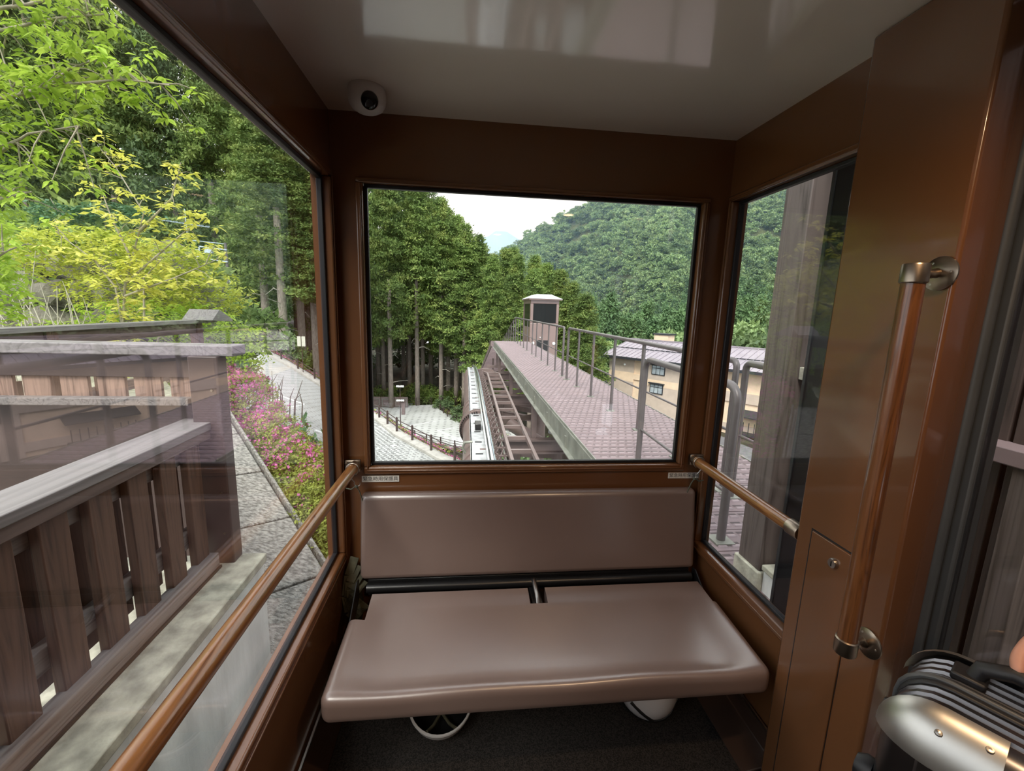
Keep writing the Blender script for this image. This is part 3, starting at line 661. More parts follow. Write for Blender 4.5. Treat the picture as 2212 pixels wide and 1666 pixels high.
for (u, d, z), L in zip(knuck, lens_):
    chains.append([(hp_(.0, .030, .046), .022), (hp_(u, d, z), .0120), (hp_(u-.001, d-.014*L, z+.001), .0094), (hp_(u-.002, d-.031*L, z-.005), .0104), (hp_(u-.003, d-.043*L, z-.018*L), .0084), (hp_(u-.003, d-.049*L, z-.031*L), .0091), (hp_(u-.003, d-.045*L, z-.044*L), .0078), (hp_(u-.003, d-.038*L, z-.053*L), .0064)])
chains.append([(hp_(.012, .058, .085), .027), (hp_(-.030, .052, .062), .013), (hp_(-.043, .045, .052), .0102), (hp_(-.052, .036, .040), .0116), (hp_(-.058, .024, .028), .0094), (hp_(-.060, .014, .018), .0102), (hp_(-.059, .004, .010), .0088), (hp_(-.057, -.004, .004), .0068)])
skin_obj('body', chains, 'skin', pt)
skin_obj('sleeve', [[(hp_(.14, .04, .212), .042), (hp_(.20, .02, .255), .047), (elbow, .052), (hp_(.32, -.03, .42), .060), (hp_(.36, -.08, .58), .072)]], 'sleeve', pt)
# ================================================================ OUTSIDE: GROUND
def sm(x): x = min(1, max(0, x)); return x*x*(3-2*x)
def gz(x, y):
    h = -13.2 + 9.2*sm((-x-8-.12*(y-30))/16)
    if x < -28: h += .22*(-28-x)*sm((y-18)/20)
    if y < 22 and x < -9: h = max(h, -13.2+9*sm((22-y)/9)*sm((-9-x)/6))
    if x > 9: h += 4.0*sm((x-9)/7)*sm((62-y)/10)*sm((y-20)/6)
    return h
xs = list(range(-110, -40, 10))+list(range(-40, 40, 2))+list(range(40, 131, 10)); ys = list(range(-40, 0, 8))+list(range(0, 80, 2))+list(range(80, 181, 10))
g = G(); g.v = [(x, y, gz(x, y)) for y in ys for x in xs]; nx = len(xs)
g.f = [(j*nx+i, j*nx+i+1, (j+1)*nx+i+1, (j+1)*nx+i) for j in range(len(ys)-1) for i in range(nx-1)]
struct(g.obj('ground', 'soil', smooth=80))
# platform terrace on the left
struct(G().prism([(-1.21, -3, -.06), (-1.21, 2.25, -.06), (-1.5, 2.42, -.06), (-4.7, 7.4, -.06), (-9, 13, -.06), (-17, 13, -.06), (-17, -3, -.06)], (0, 0, -.3)).obj('path_left', 'concrete_top'))

# ---------------------------------------------------------------- road with its guard fence
RO = [(-34, 56, -2.3), (-28, 50.5, -2.5), (-22.4, 44.6, -2.75), (-19.4, 41.2, -2.82), (-16.9, 38.3, -2.95), (-15.1, 37.4, -3.6), (-12.9, 36.1, -4.5), (-11.5, 35.2, -5.1), (-8.8, 32.8, -6.0), (-6.24, 29.9, -6.45), (-4.3, 25.9, -6.4), (-2.86, 24, -6.5), (-1.48, 22.2, -6.62), (1.5, 19.4, -6.8), (6, 17, -7)]
RI = [(-30, 50, -2.3), (-23, 41, -2.5), (-15, 30, -2.75), (-12.6, 25, -2.82), (-10.6, 20.8, -2.95), (-8, 17.4, -3.6), (-6.2, 15.6, -4.5), (-4.3, 13.8, -5.1), (-3, 12, -6.0), (-2, 11, -6.4), (-.5, 11, -6.4), (1.5, 12, -6.5), (3, 13, -6.6), (5, 14, -6.8), (7, 12, -7)]
def lerp3(a, b, t): return tuple(a[i]+(b[i]-a[i])*t for i in range(3))
g = G(); m = 6
g.v = [lerp3(a, b, j/m) for a, b in zip(RO, RI) for j in range(m+1)]
g.f = [(i*(m+1)+j, i*(m+1)+j+1, (i+1)*(m+1)+j+1, (i+1)*(m+1)+j) for i in range(len(RO)-1) for j in range(m)]
road = struct(g.obj('road', 'paving'))
# cast ring openings in the near pavers
def roadz(x, y):
    best = None
    for i in range(7, len(RO)-1):
        for (A, Bq, C) in ((RO[i], RI[i], RO[i+1]), (RI[i], RI[i+1], RO[i+1])):
            d = (Bq[1]-C[1])*(A[0]-C[0])+(C[0]-Bq[0])*(A[1]-C[1])
            if abs(d) < 1e-9: continue
            a = ((Bq[1]-C[1])*(x-C[0])+(C[0]-Bq[0])*(y-C[1]))/d; b = ((C[1]-A[1])*(x-C[0])+(A[0]-C[0])*(y-C[1]))/d; c = 1-a-b
            if min(a, b, c) > .012: return a*A[2]+b*Bq[2]+c*C[2]
    return None
g = G(); nr = 0
for iy in range(60):
    for ix in range(60):
        x = -9+ix*.27+(iy % 2)*.135; y = 16+iy*.245; z = roadz(x, y)
        if z is None or x > .2: continue
        V = []; k = 8
        for r, dz in ((.050, .012), (.068, .018), (.082, .012)):
            V += [(x+r*math.cos(2*PI*j/k), y+r*math.sin(2*PI*j/k), z+dz) for j in range(k)]
        g.add(V, [(q*k+j, (q+1)*k+j, (q+1)*k+(j+1) % k, q*k+(j+1) % k) for q in range(2) for j in range(k)])
o = g.obj('paver_ring', 'ringm', road, kind='stuff')
# painted bay lines
def seg_on_road(i, t): return lerp3(RO[i], RI[i], t)
def stripe(name, p, q, w, parent, m='line', th=.012):
    p = Vector(p)+Vector((0, 0, .015)); q = Vector(q)+Vector((0, 0, .015)); return G().bar(p, q, w, th).obj(name, m, parent)
for p, q in (((-10.2, 22.0, -3.1), (-9.6, 22.6, -3.18)), ((-9.6, 22.6, -3.18), (-8.15, 22.5, -3.7)), ((-8.15, 22.5, -3.72), (-8.7, 20.4, -3.5)), ((-6.9, 20.2, -4.4), (-5.2, 19.8, -4.9))):
    stripe('bay_line', (p[0], p[1], p[2]), q, .14, road)
G().tube(arc((-9.1, 21.2, -3.25), .35, 0, 2*PI, (1, 0, .1), (0, .75, 0), 18), .05, 6).obj('bay_letter', 'line', road)
def poly_along(pts, step):
    out = []; carry = 0; P = [Vector(p) for p in pts]
    for a, b in zip(P, P[1:]):
        L = (b-a).length; d = carry
        while d < L: out.append((a.lerp(b, d/L), (b-a).normalized())); d += step
        carry = d-L
    return out
def guard(pts, step, hgt, lab, rails, rp=.07, rr=.028, name='guard_fence'):
    t = thing(name, lab, 'fence', pts[0])
    for p, d in poly_along(pts, step):
        r = G().tube([p-Vector((0, 0, .15)), p+Vector((0, 0, hgt))], rp, 8).obj('post', 'post', t, smooth=40)
        if rp > .05: G().lathe([(rp*.8, 0), (rp*.8, .04), (rp*.3, .06), (0, .06)], p+Vector((0, 0, hgt)), 8).obj('post_cap', 'post', r, smooth=40)
    for z in rails: G().tube([Vector(p)+Vector((0, 0, z)) for p in pts], rr, 6).obj('rail', 'post', t, smooth=60)
    return t
def offset(pts, k):
    out = []
    for i, p in enumerate(pts):
        a = Vector(pts[max(0, i-1)]); b = Vector(pts[min(len(pts)-1, i+1)]); d = (b-a); nrm = Vector((-d.y, d.x, 0)).normalized()
        out.append(tuple(Vector(p)+nrm*k))
    return out
FO = offset(RO, .35)
guard(FO[1:9], 2.0, .92, 'brown road guard fence curving uphill past the sign and utility pole', (.82, .58, .36))
guard(FO[8:], 2.0, 1.0, 'brown road guard fence running below the left lower windscreen', (.92, .68, .44))
# pale kerb under the fence
for k, (a, b) in enumerate(((0, 9), (8, 15))):
    A = offset(RO, .02)[a:b]; C = offset(RO, .62)[a:b]; g = G(); n = len(A)
    g.v = [(p[0], p[1], p[2]-.3) for p in A]+[(p[0], p[1], p[2]+.14) for p in A]+[(p[0], p[1], p[2]+.17) for p in C]+[(p[0], p[1], p[2]-2.2) for p in C]
    g.f = [(r*n+i, r*n+i+1, (r+1)*n+i+1, (r+1)*n+i) for r in range(3) for i in range(n-1)]
    struct(g.obj('kerb_%d' % (k+1), 'curb'))
# flower bed beyond the fence
def bed(pts, k0, k1, drop, n, lab, pinkshare, name='azalea_bed', fs=.10):
    P = [(Vector(a).lerp(Vector(b), RNG.random()), i) for i, (a, b) in enumerate(zip(pts, pts[1:])) for _ in range(n)]
    C = []; 
    for p, i in P:
        d = (Vector(pts[i+1])-Vector(pts[i])); nr = Vector((-d.y, d.x, 0)).normalized(); k = RNG.random()
        C.append(tuple(p+nr*(k0+(k1-k0)*k)+Vector((0, 0, -drop*k+.12*RNG.random()))))
    C = np.array(C); t = thing(name, lab, 'flower bed', pts[0])
    V, F = clump_geo(C, RNG.uniform(.2, .34, len(C)), 26, .42, .22); foliage('foliage', V, F, 'azalea', t)
    sel = C[RNG.random(len(C)) < pinkshare]
    V, F = clump_geo(sel+np.array([0, 0, .08]), RNG.uniform(.2, .3, len(sel)), 16, .42, .40); foliage('blossom', V, F, 'pink', t)
bed(FO[3:9], .35, 1.3, .5, 26, 'strip of pink azaleas beyond the uphill road fence', .45)
bed(FO[8:14], .35, 1.5, .9, 34, 'strip of pink azaleas beyond the lower road fence', .42)

# ---------------------------------------------------------------- lower car park
PZ = -12.5
struct(G().prism([(-14, 60, PZ), (-4.4, 62, PZ), (-2.8, 57, PZ), (.6, 52, PZ), (8, 46, PZ), (8, 38, PZ), (1, 41.6, PZ), (-2.9, 43.6, PZ), (-7, 47.4, PZ), (-16, 52, PZ)], (0, 0, -.4)).obj('pavement', 'paving2'))
pv = bpy.data.objects['pavement']
for p, q in (((-3.1, 48.4), (-1.2, 49.4)), ((-3.1, 48.4), (-.3, 44.6)), ((-6.4, 50.4), (-3.6, 52.5)), ((-2.4, 41.8), (-1.2, 42.4))): stripe('bay_line', (p[0], p[1], PZ), (q[0], q[1], PZ), .16, pv)
def flat(pts, z): return [(x, y, z) for x, y in pts]
guard(flat([(-9.4, 49.4), (-6.5, 46.6), (-4.1, 44.2), (-2.7, 43.2), (-1.4, 42.0), (2, 40)], PZ), 1.9, .85, 'brown guard fence along the near edge of the lower car park', (.8, .55, .3))
guard(flat([(-3.4, 58.5), (-2.4, 55.2), (-1.0, 52.4), (.9, 49.6), (5, 45)], PZ), 1.9, .85, 'brown guard fence along the right edge of the lower car park', (.8, .55, .3))
guard(flat([(-8.9, 60.4), (-4.6, 61.6)], PZ), 2.1, 1.2, 'grey wire fence across the far edge of the lower car park', (1.15, .9, .65, .4), .04, .014, 'wire_fence')
bed(flat([(-7.4, 47.6), (-4.1, 44.6), (-1.4, 42.4), (2, 40.4)], PZ), .0, -.9, .1, 30, 'low azalea strip beside the near car park fence', .4)
bed(flat([(-3.2, 58.2), (-1, 52.4), (.9, 49.6), (4, 46)], PZ), .1, .9, .1, 26, 'low clipped shrubs beside the right car park fence', .12)
t = thing('folding_gate', 'brown panelled gate closing the far left of the lower car park', 'gate', (-10.6, 59.6, PZ))
for k in range(3):
    x0 = -13.4+k*1.85; G().box(x0, x0+1.8, 59.9, 60.0, PZ+.05, PZ+1.5).obj('gate_panel', 'steel', t, bevel=.03)
    G().ring(1, 59.84, 59.9, (x0+.15, x0+1.65, PZ+.2, PZ+1.25), (x0+.22, x0+1.58, PZ+.27, PZ+1.18)).obj('gate_frame', 'galv', t)
t = thing('street_lamp', 'slim brown street lamp with clustered globes at the car park edge', 'street lamp', (-7.4, 49.6, PZ))
G().tube([(-7.4, 49.6, PZ), (-7.4, 49.6, PZ+1), (-7.4, 49.6, PZ+4.9)], [.07, .055, .04], 10).obj('pole', 'post', t, smooth=40)
for z in (3.1, 4.75):
    a = G().bar((-7.75, 49.6, PZ+z), (-7.05, 49.6, PZ+z), .05, .05).obj('arm', 'post', t)
    for dx in (-.33, -.12, .12, .33): G().ball((-7.4+dx, 49.55, PZ+z+.12), .13, 12, 8).obj('globe', 'lamp_glass', a, smooth=80)
G().box(-7.3, -6.9, 49.7, 50.0, PZ+1.5, PZ+3.0).obj('control_box', 'steel', t, bevel=.02)

# ---------------------------------------------------------------- sign and utility pole behind the road
t = thing('road_sign', 'pale road sign with two upright plates seen from behind', 'sign', (-13.2, 36.6, -4.6))
G().tube([(-13.2, 36.6, -4.7), (-13.2, 36.6, -1.1)], .03, 8).obj('pole', 'post', t, smooth=40)
for dx in (-.17, .17): B(-13.2+dx-.14, -13.2+dx+.14, 36.52, 36.55, -2.05, -1.25).obj('plate', 'sign', t, bevel=.01)
ux, uy, uz = -20.6, 41.0, -2.7
t = thing('utility_pole', 'dark utility pole with pale steel crossarms and aerial behind the road', 'utility pole', (ux, uy, uz))
G().tube([(ux, uy, uz-.3), (ux, uy, uz+9.0)], [.15, .11], 12).obj('pole', 'poleconc', t, smooth=40)
G().tube([(ux+.22, uy-.1, uz), (ux+.18, uy-.1, uz+6.0)], .055, 8).obj('conduit', 'polesteel', t, smooth=40)
G().tube([(ux+.2, uy-.1, uz+2.1), (ux+.2, uy-.12, uz+2.2)], .09, 8).obj('clamp', 'polesteel', t)
fr = G().bar((ux+.15, uy-.15, uz+8.4), (ux-2.1, uy-.15, uz+8.6), .09, .09).obj('crossarm', 'polesteel', t)
G().bar((ux+.15, uy-.15, uz+7.4), (ux-2.1, uy-.15, uz+7.65), .09, .09).obj('crossarm', 'polesteel', t)
G().bar((ux-2.05, uy-.15, uz+7.6), (ux-2.05, uy-.15, uz+8.65), .09, .09).obj('upright', 'polesteel', t)
for z in (7.75, 8.0, 8.3): G().tube([(ux-2.05, uy-.15, uz+z), (ux-2.7, uy-.15, uz+z)], .045, 8).obj('insulator', 'white', t)
B(ux-1.6, ux-1.0, uy-.3, uy, uz+8.05, uz+8.45).obj('junction_box', 'polesteel', t, bevel=.02)
a = G().tube([(ux-3.0, uy, uz+9.2), (ux-3.0, uy, uz+11.6)], .03, 6).obj('aerial', 'polesteel', t)
G().bar((ux-4.9, uy, uz+10.6), (ux-1.2, uy, uz+10.2), .05, .05).obj('aerial_boom', 'polesteel', a)
G().tube([(ux-3.0, uy, uz+9.25), (ux-2.9, uy, uz+9.1), (ux-.1, uy, uz+8.9)], .03, 6).obj('aerial_arm', 'polesteel', a)
for k in range(8): x = ux-4.8+k*.5; G().bar((x, uy-.3, uz+10.58-.05*k), (x, uy+.3, uz+10.66-.05*k), .025, .12).obj('aerial_rod', 'polesteel', a)
for z in (4.9, 5.6): G().bar((ux-.7, uy-.1, uz+z), (ux+.4, uy-.1, uz+z-.1), .06, .08).obj('bracket', 'polesteel', t)
for k, z in enumerate((8.0, 8.3, 7.75)):
    G().tube([(ux-2.6, uy-.15, uz+z), (ux-6, uy-.5, uz+z-.2+.5*k), (ux-12, uy-1, uz+z+1.2), (ux-20, uy-2, uz+z+3.5)], .02, 5).obj('cable', 'rubber', t)
t = thing('traffic_cone', 'small orange cone by the far bend of the road', 'cone', (-22.7, 45.6, -2.6))
G().lathe([(.22, 0), (.22, .04), (.14, .05), (.03, .7), (0, .7)], (-22.7, 45.6, -2.62), 14).obj('cone', 'orange', t, smooth=40)
B(-22.95, -22.45, 45.35, 45.85, -2.66, -2.61).obj('base', 'orange', t)

# ================================================================ PLATFORM EDGE ON THE LEFT
# concrete retaining wall under the fence
cw = struct(G().box(-1.38, -1.085, -2.2, 2.29, -3.2, -.015).obj('wall_platform', 'concrete', bevel=.006))
B(-1.36, -1.072, -2.2, 2.30, -.02, .03).obj('coping', 'concrete_top', cw, bevel=.008)
for y in (1.0, -.1, -1.2): B(-1.0852, -1.0835, y, y+.006, -3.1, -.02).obj('joint', 'slot', cw)
t = thing('platform_fence', 'low brown timber fence with grey cap on the concrete wall', 'fence', (-1.27, 2.2, .03))
FX = -1.27
B(FX-.14, FX+.025, -2.2, .62, .752, .79).obj('cap_rail', 'fence_cap', t, bevel=.004)
B(FX-.14, FX+.025, .624, 2.285, .752, .79).obj('cap_rail', 'fence_cap', t, bevel=.004)
B(FX-.012, FX+.018, -2.2, 2.285, .708, .752).obj('cap_fascia', 'fence_y', t, bevel=.003)
B(FX-.09, FX-.045, -2.2, 2.25, .62, .70).obj('upper_rail', 'fence_pale', t, bevel=.004)
B(FX-.09, FX-.045, -2.2, 2.25, .20, .28).obj('lower_rail', 'fence_pale', t, bevel=.004)
B(FX-.035, FX+.028, -2.2, 2.17, .035, .115).obj('bottom_rail', 'fence_pale', t, bevel=.006)
s0 = None
for k in range(18):
    y = 2.105-.176*k
    if s0 is None: s0 = B(FX-.042, FX-.008, y-.05, y+.05, .10, .712).obj('slat', 'fence_z', t, bevel=.004)
    else:
        c = s0.copy(); COL.objects.link(c); c.location = (0, -.176*k, 0)
for k in range(14): B(FX-.13, FX-.095, 2.02-.176*k, 2.12-.176*k, .10, .712).obj('rear_slat', 'fence_z', t) if k < 1 else None
r0 = bpy.data.objects['rear_slat']
for k in range(1, 18): c = r0.copy(); COL.objects.link(c); c.location = (0, -.176*k, 0)
for k in range(25): B(FX+.028, FX+.036, 2.15-.17*k-.06, 2.15-.17*k+.02, .032, .045).obj('spacer', 'rubber', t) if k < 1 else None
r0 = bpy.data.objects['spacer']
for k in range(1, 60): c = r0.copy(); COL.objects.link(c); c.location = (0, -.072*k, 0)
# corner post and tall cross fence
t = thing('corner_post', 'dark brown square corner post where the two platform fences meet', 'post', (-1.24, 2.24, .03))
B(-1.325, -1.19, 2.205, 2.29, .03, 1.115).obj('post', 'post', t, bevel=.006)
for z in (.95, .6, .42, .2): G().lathe([(0, 0), (.007, 0), (.006, .004), (0, .004)], (-1.225, 2.204, z), 10, (0, -1, 0)).obj('bolt', 'bronze', t)
t = thing('cross_fence', 'tall dark timber fence across the platform end behind the low fence', 'fence', (-2.5, 2.32, 0))
B(-5.0, -1.13, 2.235, 2.36, 1.112, 1.165).obj('cap_rail', 'fence_cap', t, bevel=.005)
B(-5.0, -1.33, 2.27, 2.30, 1.0, 1.112).obj('fascia', 'post', t, bevel=.003)
B(-5.0, -1.345, 2.215, 2.27, .868, .905).obj('mid_rail', 'fence_pale', t, bevel=.004)
B(-5.0, -1.34, 2.305, 2.32, .02, .868).obj('kick_board', 'post', t)
s0 = None
for k in range(22):
    x = -1.40-.165*k
    if s0 is None: s0 = B(x-.062, x+.062, 2.285, 2.305, .86, 1.02).obj('slat', 'slatwood', t, bevel=.003)
    else: c = s0.copy(); COL.objects.link(c); c.location = (-.165*k, 0, 0)
t = thing('far_fence', 'grey capped timber rail fence beyond the cross fence by the yellow tree', 'fence', (-4.0, 6.9, 0))
B(-4.07, -3.90, -2, 7.34, 1.045, 1.095).obj('cap_rail', 'fence_cap', t, bevel=.005)
B(-4.03, -3.97, -2, 7.0, .90, 1.04).obj('beam', 'fence_y', t, bevel=.005)
for y in (6.95, 4.6, 2.3, 0): 
    B(-4.06, -3.94, y-.06, y+.06, -.05, 1.045).obj('post', 'fence_z', t, bevel=.005)
G().prism([(-4.1, 6.80, 1.095), (-4.1, 7.0, 1.25), (-4.1, 7.36, 1.10), (-4.1, 7.36, 1.06)], (.42, 0, 0)).obj('post_cap', 'fence_cap', t, bevel=.004)
B(-4.02, -3.98, -2, 6.9, .30, .42).obj('lower_rail', 'fence_y', t, bevel=.004)
s0 = None
for k in range(28):
    y = 6.6-.3*k
    if s0 is None: s0 = B(-3.98, -3.955, y-.06, y+.06, .25, .62).obj('slat', 'fence_z', t)
    else: c = s0.copy(); COL.objects.link(c); c.location = (0, -.3*k, 0)

# ---------------------------------------------------------------- sloping granite wing wall
A = Vector((-3.11, 5.99, -.18)); Bq = Vector((-1.29, 3.89, -1.10)); 
du = (Bq-A).normalized(); C_ = Vector((-1.44, 3.19, -.56-.62)); tmp = C_-A; dv = (tmp-du*tmp.dot(du)).normalized(); nn = du.cross(dv).normalized()
if nn.y > 0: nn = -nn
gw = struct(G().obox(A+du*2.0+dv*1.2-nn*.12, du*2.5, dv*1.2, nn*.05).obj('bank_granite', 'concrete'))
rr_ = random.Random(3)
for r in range(3):
    for c in range(6):
        u0 = -.45+c*.86; v0 = .03+r*.78; w_, h_ = .425, .385; k = rr_.uniform(-.008, .008)
        G().obox(A+du*(u0+w_)+dv*(v0+h_)+nn*(k-.03), du*(w_-.006), dv*(h_-.006), nn*.05).obj('granite_block', 'granite', gw, bevel=.012)
G().obox(A+du*2.0-dv*.025-nn*.03, du*2.5, dv*.016, nn*.05).obj('edge_curb', 'granite', gw, bevel=.01)
# bank below the azaleas
g = G(); E1 = [A-du*1.2-dv*.1-nn*.2, A-dv*.1-nn*.15, A+du*.9-dv*.1-nn*.15, A+du*1.9-dv*.1-nn*.15, A+du*3-dv*.1-nn*.15, A+du*4.5-dv*.1-nn*.15]
E2 = [Vector(RI[i])+Vector((0, 0, -.05)) for i in (2, 4, 5, 6, 7, 8)]; m = 5
g.v = [tuple(a.lerp(b, j/m)+Vector((0, 0, -.7*math.sin(PI*j/m)))) for a, b in zip(E1, E2) for j in range(m+1)]
g.f = [(i*(m+1)+j, i*(m+1)+j+1, (i+1)*(m+1)+j+1, (i+1)*(m+1)+j) for i in range(5) for j in range(m)]
struct(g.obj('embankment', 'soil_green', smooth=80))
# ================================================================ WALKWAY, TRACK, STEELWORK
t = thing('walkway', 'mauve plank maintenance walkway running level beside the track', 'walkway', (1.98, 3.5, 0))
DX0, DX1, PW = 1.24, 2.74, .248
g = G().box(DX0, DX1, 0, PW-.008, -.03, 0)
p0 = g.obj('plank', 'deckm', t); p0.location = (0, 0, 0)
rg = G()
for r in range(2):
    for c in range(17):
        x = DX0+.03+c*.088+(r % 2)*.044; y = .03+r*.118
        rg.add([(x, y, .0005), (x+.062, y, .0005), (x+.062, y+.034, .0005), (x, y+.034, .0005), (x+.006, y+.006, .007), (x+.056, y+.006, .007), (x+.056, y+.028, .007), (x+.006, y+.028, .007)], [(4,5,6,7), (0,1,5,4), (1,2,6,5), (2,3,7,6), (3,0,4,7)])
sg_ = G()
for r in range(2):
    for c in range(17):
        x = DX0+.028+c*.088+(r % 2)*.044; y = .071+r*.118
        sg_.add([(x, y, .0012), (x+.07, y, .0012), (x+.07, y+.022, .0012), (x, y+.022, .0012)], [(0, 1, 2, 3)])
ribs = rg.obj('raised_rib', 'dash', p0, kind='stuff'); slots = sg_.obj('drain_slot', 'slot', p0, kind='stuff')
y = -1.5; first = True
while y < 18.85:
    if first: o = p0; first = False; rb, sl_ = ribs, slots
    else:
        o = p0.copy(); COL.objects.link(o)
        for q in (ribs, slots): c = q.copy(); COL.objects.link(c); c.parent = o
    o.location = (0, y, 0); y += PW
for x in (DX0-.012, DX1+.002): B(x, x+.01, -1.5, 18.9, -.19, .012).obj('edge_trim', 'galv', t)
# side channel beam
for x, s in ((DX0-.012, -1), (DX1+.012, 1)):
    G().box(x-.012 if s < 0 else x, x if s < 0 else x+.012, -1.5, 18.9, -.24, -.02).obj('side_beam', 'galv', t)
    G().box(x-.07 if s < 0 else x, x if s < 0 else x+.07, -1.5, 18.9, -.252, -.24).obj('beam_flange', 'galv', t)
    for k in range(14): B(x-.03 if s < 0 else x, x if s < 0 else x+.03, 2.5+k*1.2, 2.56+k*1.2, -.24, -.1).obj('stiffener', 'galv', t)
B(DX0, DX1, -1.5, 18.88, -.22, -.10).obj('under_beam', 'steel', t)
# descending far flight, open treads
t = thing('stepped_walkway', 'brown stepped walkway dropping away beyond the level walkway crest', 'walkway', (1.98, 18.9, 0))
sl0 = .235
s0 = None
for k in range(48):
    y = 18.95+k*.36; z = -(y-18.9)*sl0
    if s0 is None: s0 = B(1.12, 2.74, y, y+.20, z-.04, z).obj('tread', 'deckm', t)
    else: c = s0.copy(); COL.objects.link(c); c.location = (0, k*.36, -k*.36*sl0)
for x in (1.12, 2.70): G().bar((x, 18.9, -.12), (x, 36, -.12-17.1*sl0), .05, .22).obj('stringer', 'steel', t)
for y in (20.5, 23.5, 27):
    for x in (1.5, 2.4): G().bar((x, y, -1-(y-18.9)*sl0), (x, y, -(y-18.9)*sl0-.2), .09, .09).obj('post', 'steel', t)
    G().bar((1.0, y, -.95-(y-18.9)*sl0), (2.8, y, -.95-(y-18.9)*sl0), .12, .12).obj('crossbar', 'steel', t)
for y in np.arange(19.4, 34, 1.0): z = -(y-18.9)*sl0; G().bar((2.12, y, z), (2.12, y, z+1.04), .045, .045).obj('baluster', 'railsteel', t)
for hh in (1.04, .52): G().tube([(2.12, 18.9, hh), (2.12, 34, hh-15.1*sl0)], .02 if hh > 1 else .012, 8).obj('handrail', 'railsteel', t)
# railing on the level walkway
def railing(name, lab, ys, x0, x1, ends, zt=1.045, zm=.5, pw=.055):
    t = thing(name, lab, 'railing', (x0, ys[0], 0))
    xx = lambda y: x0+(x1-x0)*(y-ys[0])/(ys[-1]-ys[0])
    y0, y1 = ends
    for y in ys:
        p = B(xx(y)-pw*.22, xx(y)+pw*.22, y-pw/2, y+pw/2, 0, zt-.02).obj('post', 'railsteel', t)
        B(xx(y)-.05, xx(y)+.05, y-.045, y+.045, 0, .012).obj('base_plate', 'galv', p)
    r = .05; path = [(xx(y0), y0, 0.012)]+[tuple(v) for v in arc((xx(y0), y0+r, zt-r), r, PI, PI/2, (0, 1, 0), (0, 0, 1), 6)]+[tuple(v) for v in arc((xx(y1), y1-r, zt-r), r, PI/2, 0, (0, 1, 0), (0, 0, 1), 6)]+[(xx(y1), y1, .012)]
    G().tube(path, .024, 12).obj('top_rail', 'railsteel', t, smooth=60)
    G().tube([(xx(y0), y0, zm), (xx(y1), y1, zm)], .011, 8).obj('mid_rail', 'railsteel', t, smooth=60)
    for y in (y0, y1): B(xx(y)-.06, xx(y)+.06, y-.05, y+.05, 0, .012).obj('foot_plate', 'galv', t)
railing('walkway_railing', 'grey steel railing nearest the car on the walkway', [3.85, 4.82, 5.81, 6.82, 7.75], 2.055, 2.06, (3.07, 8.58))
railing('walkway_railing', 'far grey steel railing running on to the walkway crest', [9.82, 10.78, 11.76, 12.74, 13.57, 14.78, 15.76, 16.76, 17.66], 2.07, 2.12, (9.02, 18.6))
railing('walkway_railing', 'grey steel railing beside the car door on the walkway', [.2, 1.2, 2.2], 2.05, 2.05, (-.9, 2.95))
t = thing('guard_hoop', 'grey tube guard hoop standing close beside the car', 'railing', (1.61, 3.0, 0))
r = .10; y0, y1, zt = 2.33, 3.74, .975
G().tube([(1.59, y0, .0)]+[tuple(v) for v in arc((1.59, y0+r, zt-r), r, PI, PI/2, (0, 1, 0), (0, 0, 1), 8)]+[tuple(v) for v in arc((1.625, y1-r, zt-r), r, PI/2, 0, (0, 1, 0), (0, 0, 1), 8)]+[(1.625, y1, .0)], .026, 14).obj('hoop', 'railsteel', t, smooth=60)
G().tube([(1.59, y0, .32), (1.625, y1, .32)], .011, 8).obj('mid_rail', 'railsteel', t, smooth=60)
for x, y in ((1.59, y0), (1.625, y1)): B(x-.06, x+.06, y-.06, y+.06, 0, .012).obj('foot_plate', 'galv', t)

# ---------------------------------------------------------------- track pipe, rail and rack
def ty(y, z0): return z0 if y < 13 else (z0-(y-13)*.06-max(0, y-15)**2*.012)
def tpath(x, z0, ys): return [(x, y, ty(y, z0)) for y in ys]
YS = [-2, 2, 6, 10, 13, 14, 15, 16, 17, 18, 19, 20, 21, 22, 24, 26]
t = thing('running_track', 'brown tubular track beam with grey top plate and polished running rail', 'track', (.27, 5, -1))
G().tube(tpath(.27, -.95, YS), .30, 28).obj('pipe', 'pipe', t, smooth=50)
for y in (4.6, 5.05, 5.5, 6.0, 9.3, 9.7, 14.2):
    G().tube([(.27, y, ty(y, -.95)), (.27, y+.07, ty(y, -.95))], .325, 28).obj('pipe_band', 'pipe', t, smooth=40)
for y in (8.2, 8.3): G().tube([(.27, y, -.95), (.27, y+.05, -.95)], .38, 28).obj('flange', 'pipe', t, smooth=40)
for k in range(16):
    a = PI*.35+k*PI*.6/15+.6; G().tube([(.27+.355*math.cos(a), 8.14, -.95+.355*math.sin(a)), (.27+.355*math.cos(a), 8.42, -.95+.355*math.sin(a))], .014, 6).obj('flange_bolt', 'black', t)
def ribbon(x0, x1, z0, z1):
    g = G(); n = len(YS)
    for y in YS: g.v += [(x0, y, ty(y, z0)), (x1, y, ty(y, z0)), (x1, y, ty(y, z1)), (x0, y, ty(y, z1))]
    g.f = [(i*4+j, i*4+(j+1) % 4, (i+1)*4+(j+1) % 4, (i+1)*4+j) for i in range(n-1) for j in range(4)]+[(3, 2, 1, 0), (n*4-4, n*4-3, n*4-2, n*4-1)]
    return g
ribbon(.09, .42, -.655, -.63).obj('top_plate', 'plate', t)
ribbon(.085, .105, -.72, -.63).obj('plate_edge', 'plate', t)
ribbon(.292, .325, -.63, -.535).obj('running_rail', 'rail', t, bevel=.004)
ribbon(.345, .385, -.63, -.55).obj('running_rail', 'rail', t, bevel=.004)
ribbon(.325, .345, -.63, -.60).obj('rail_web', 'black', t)
s0 = None
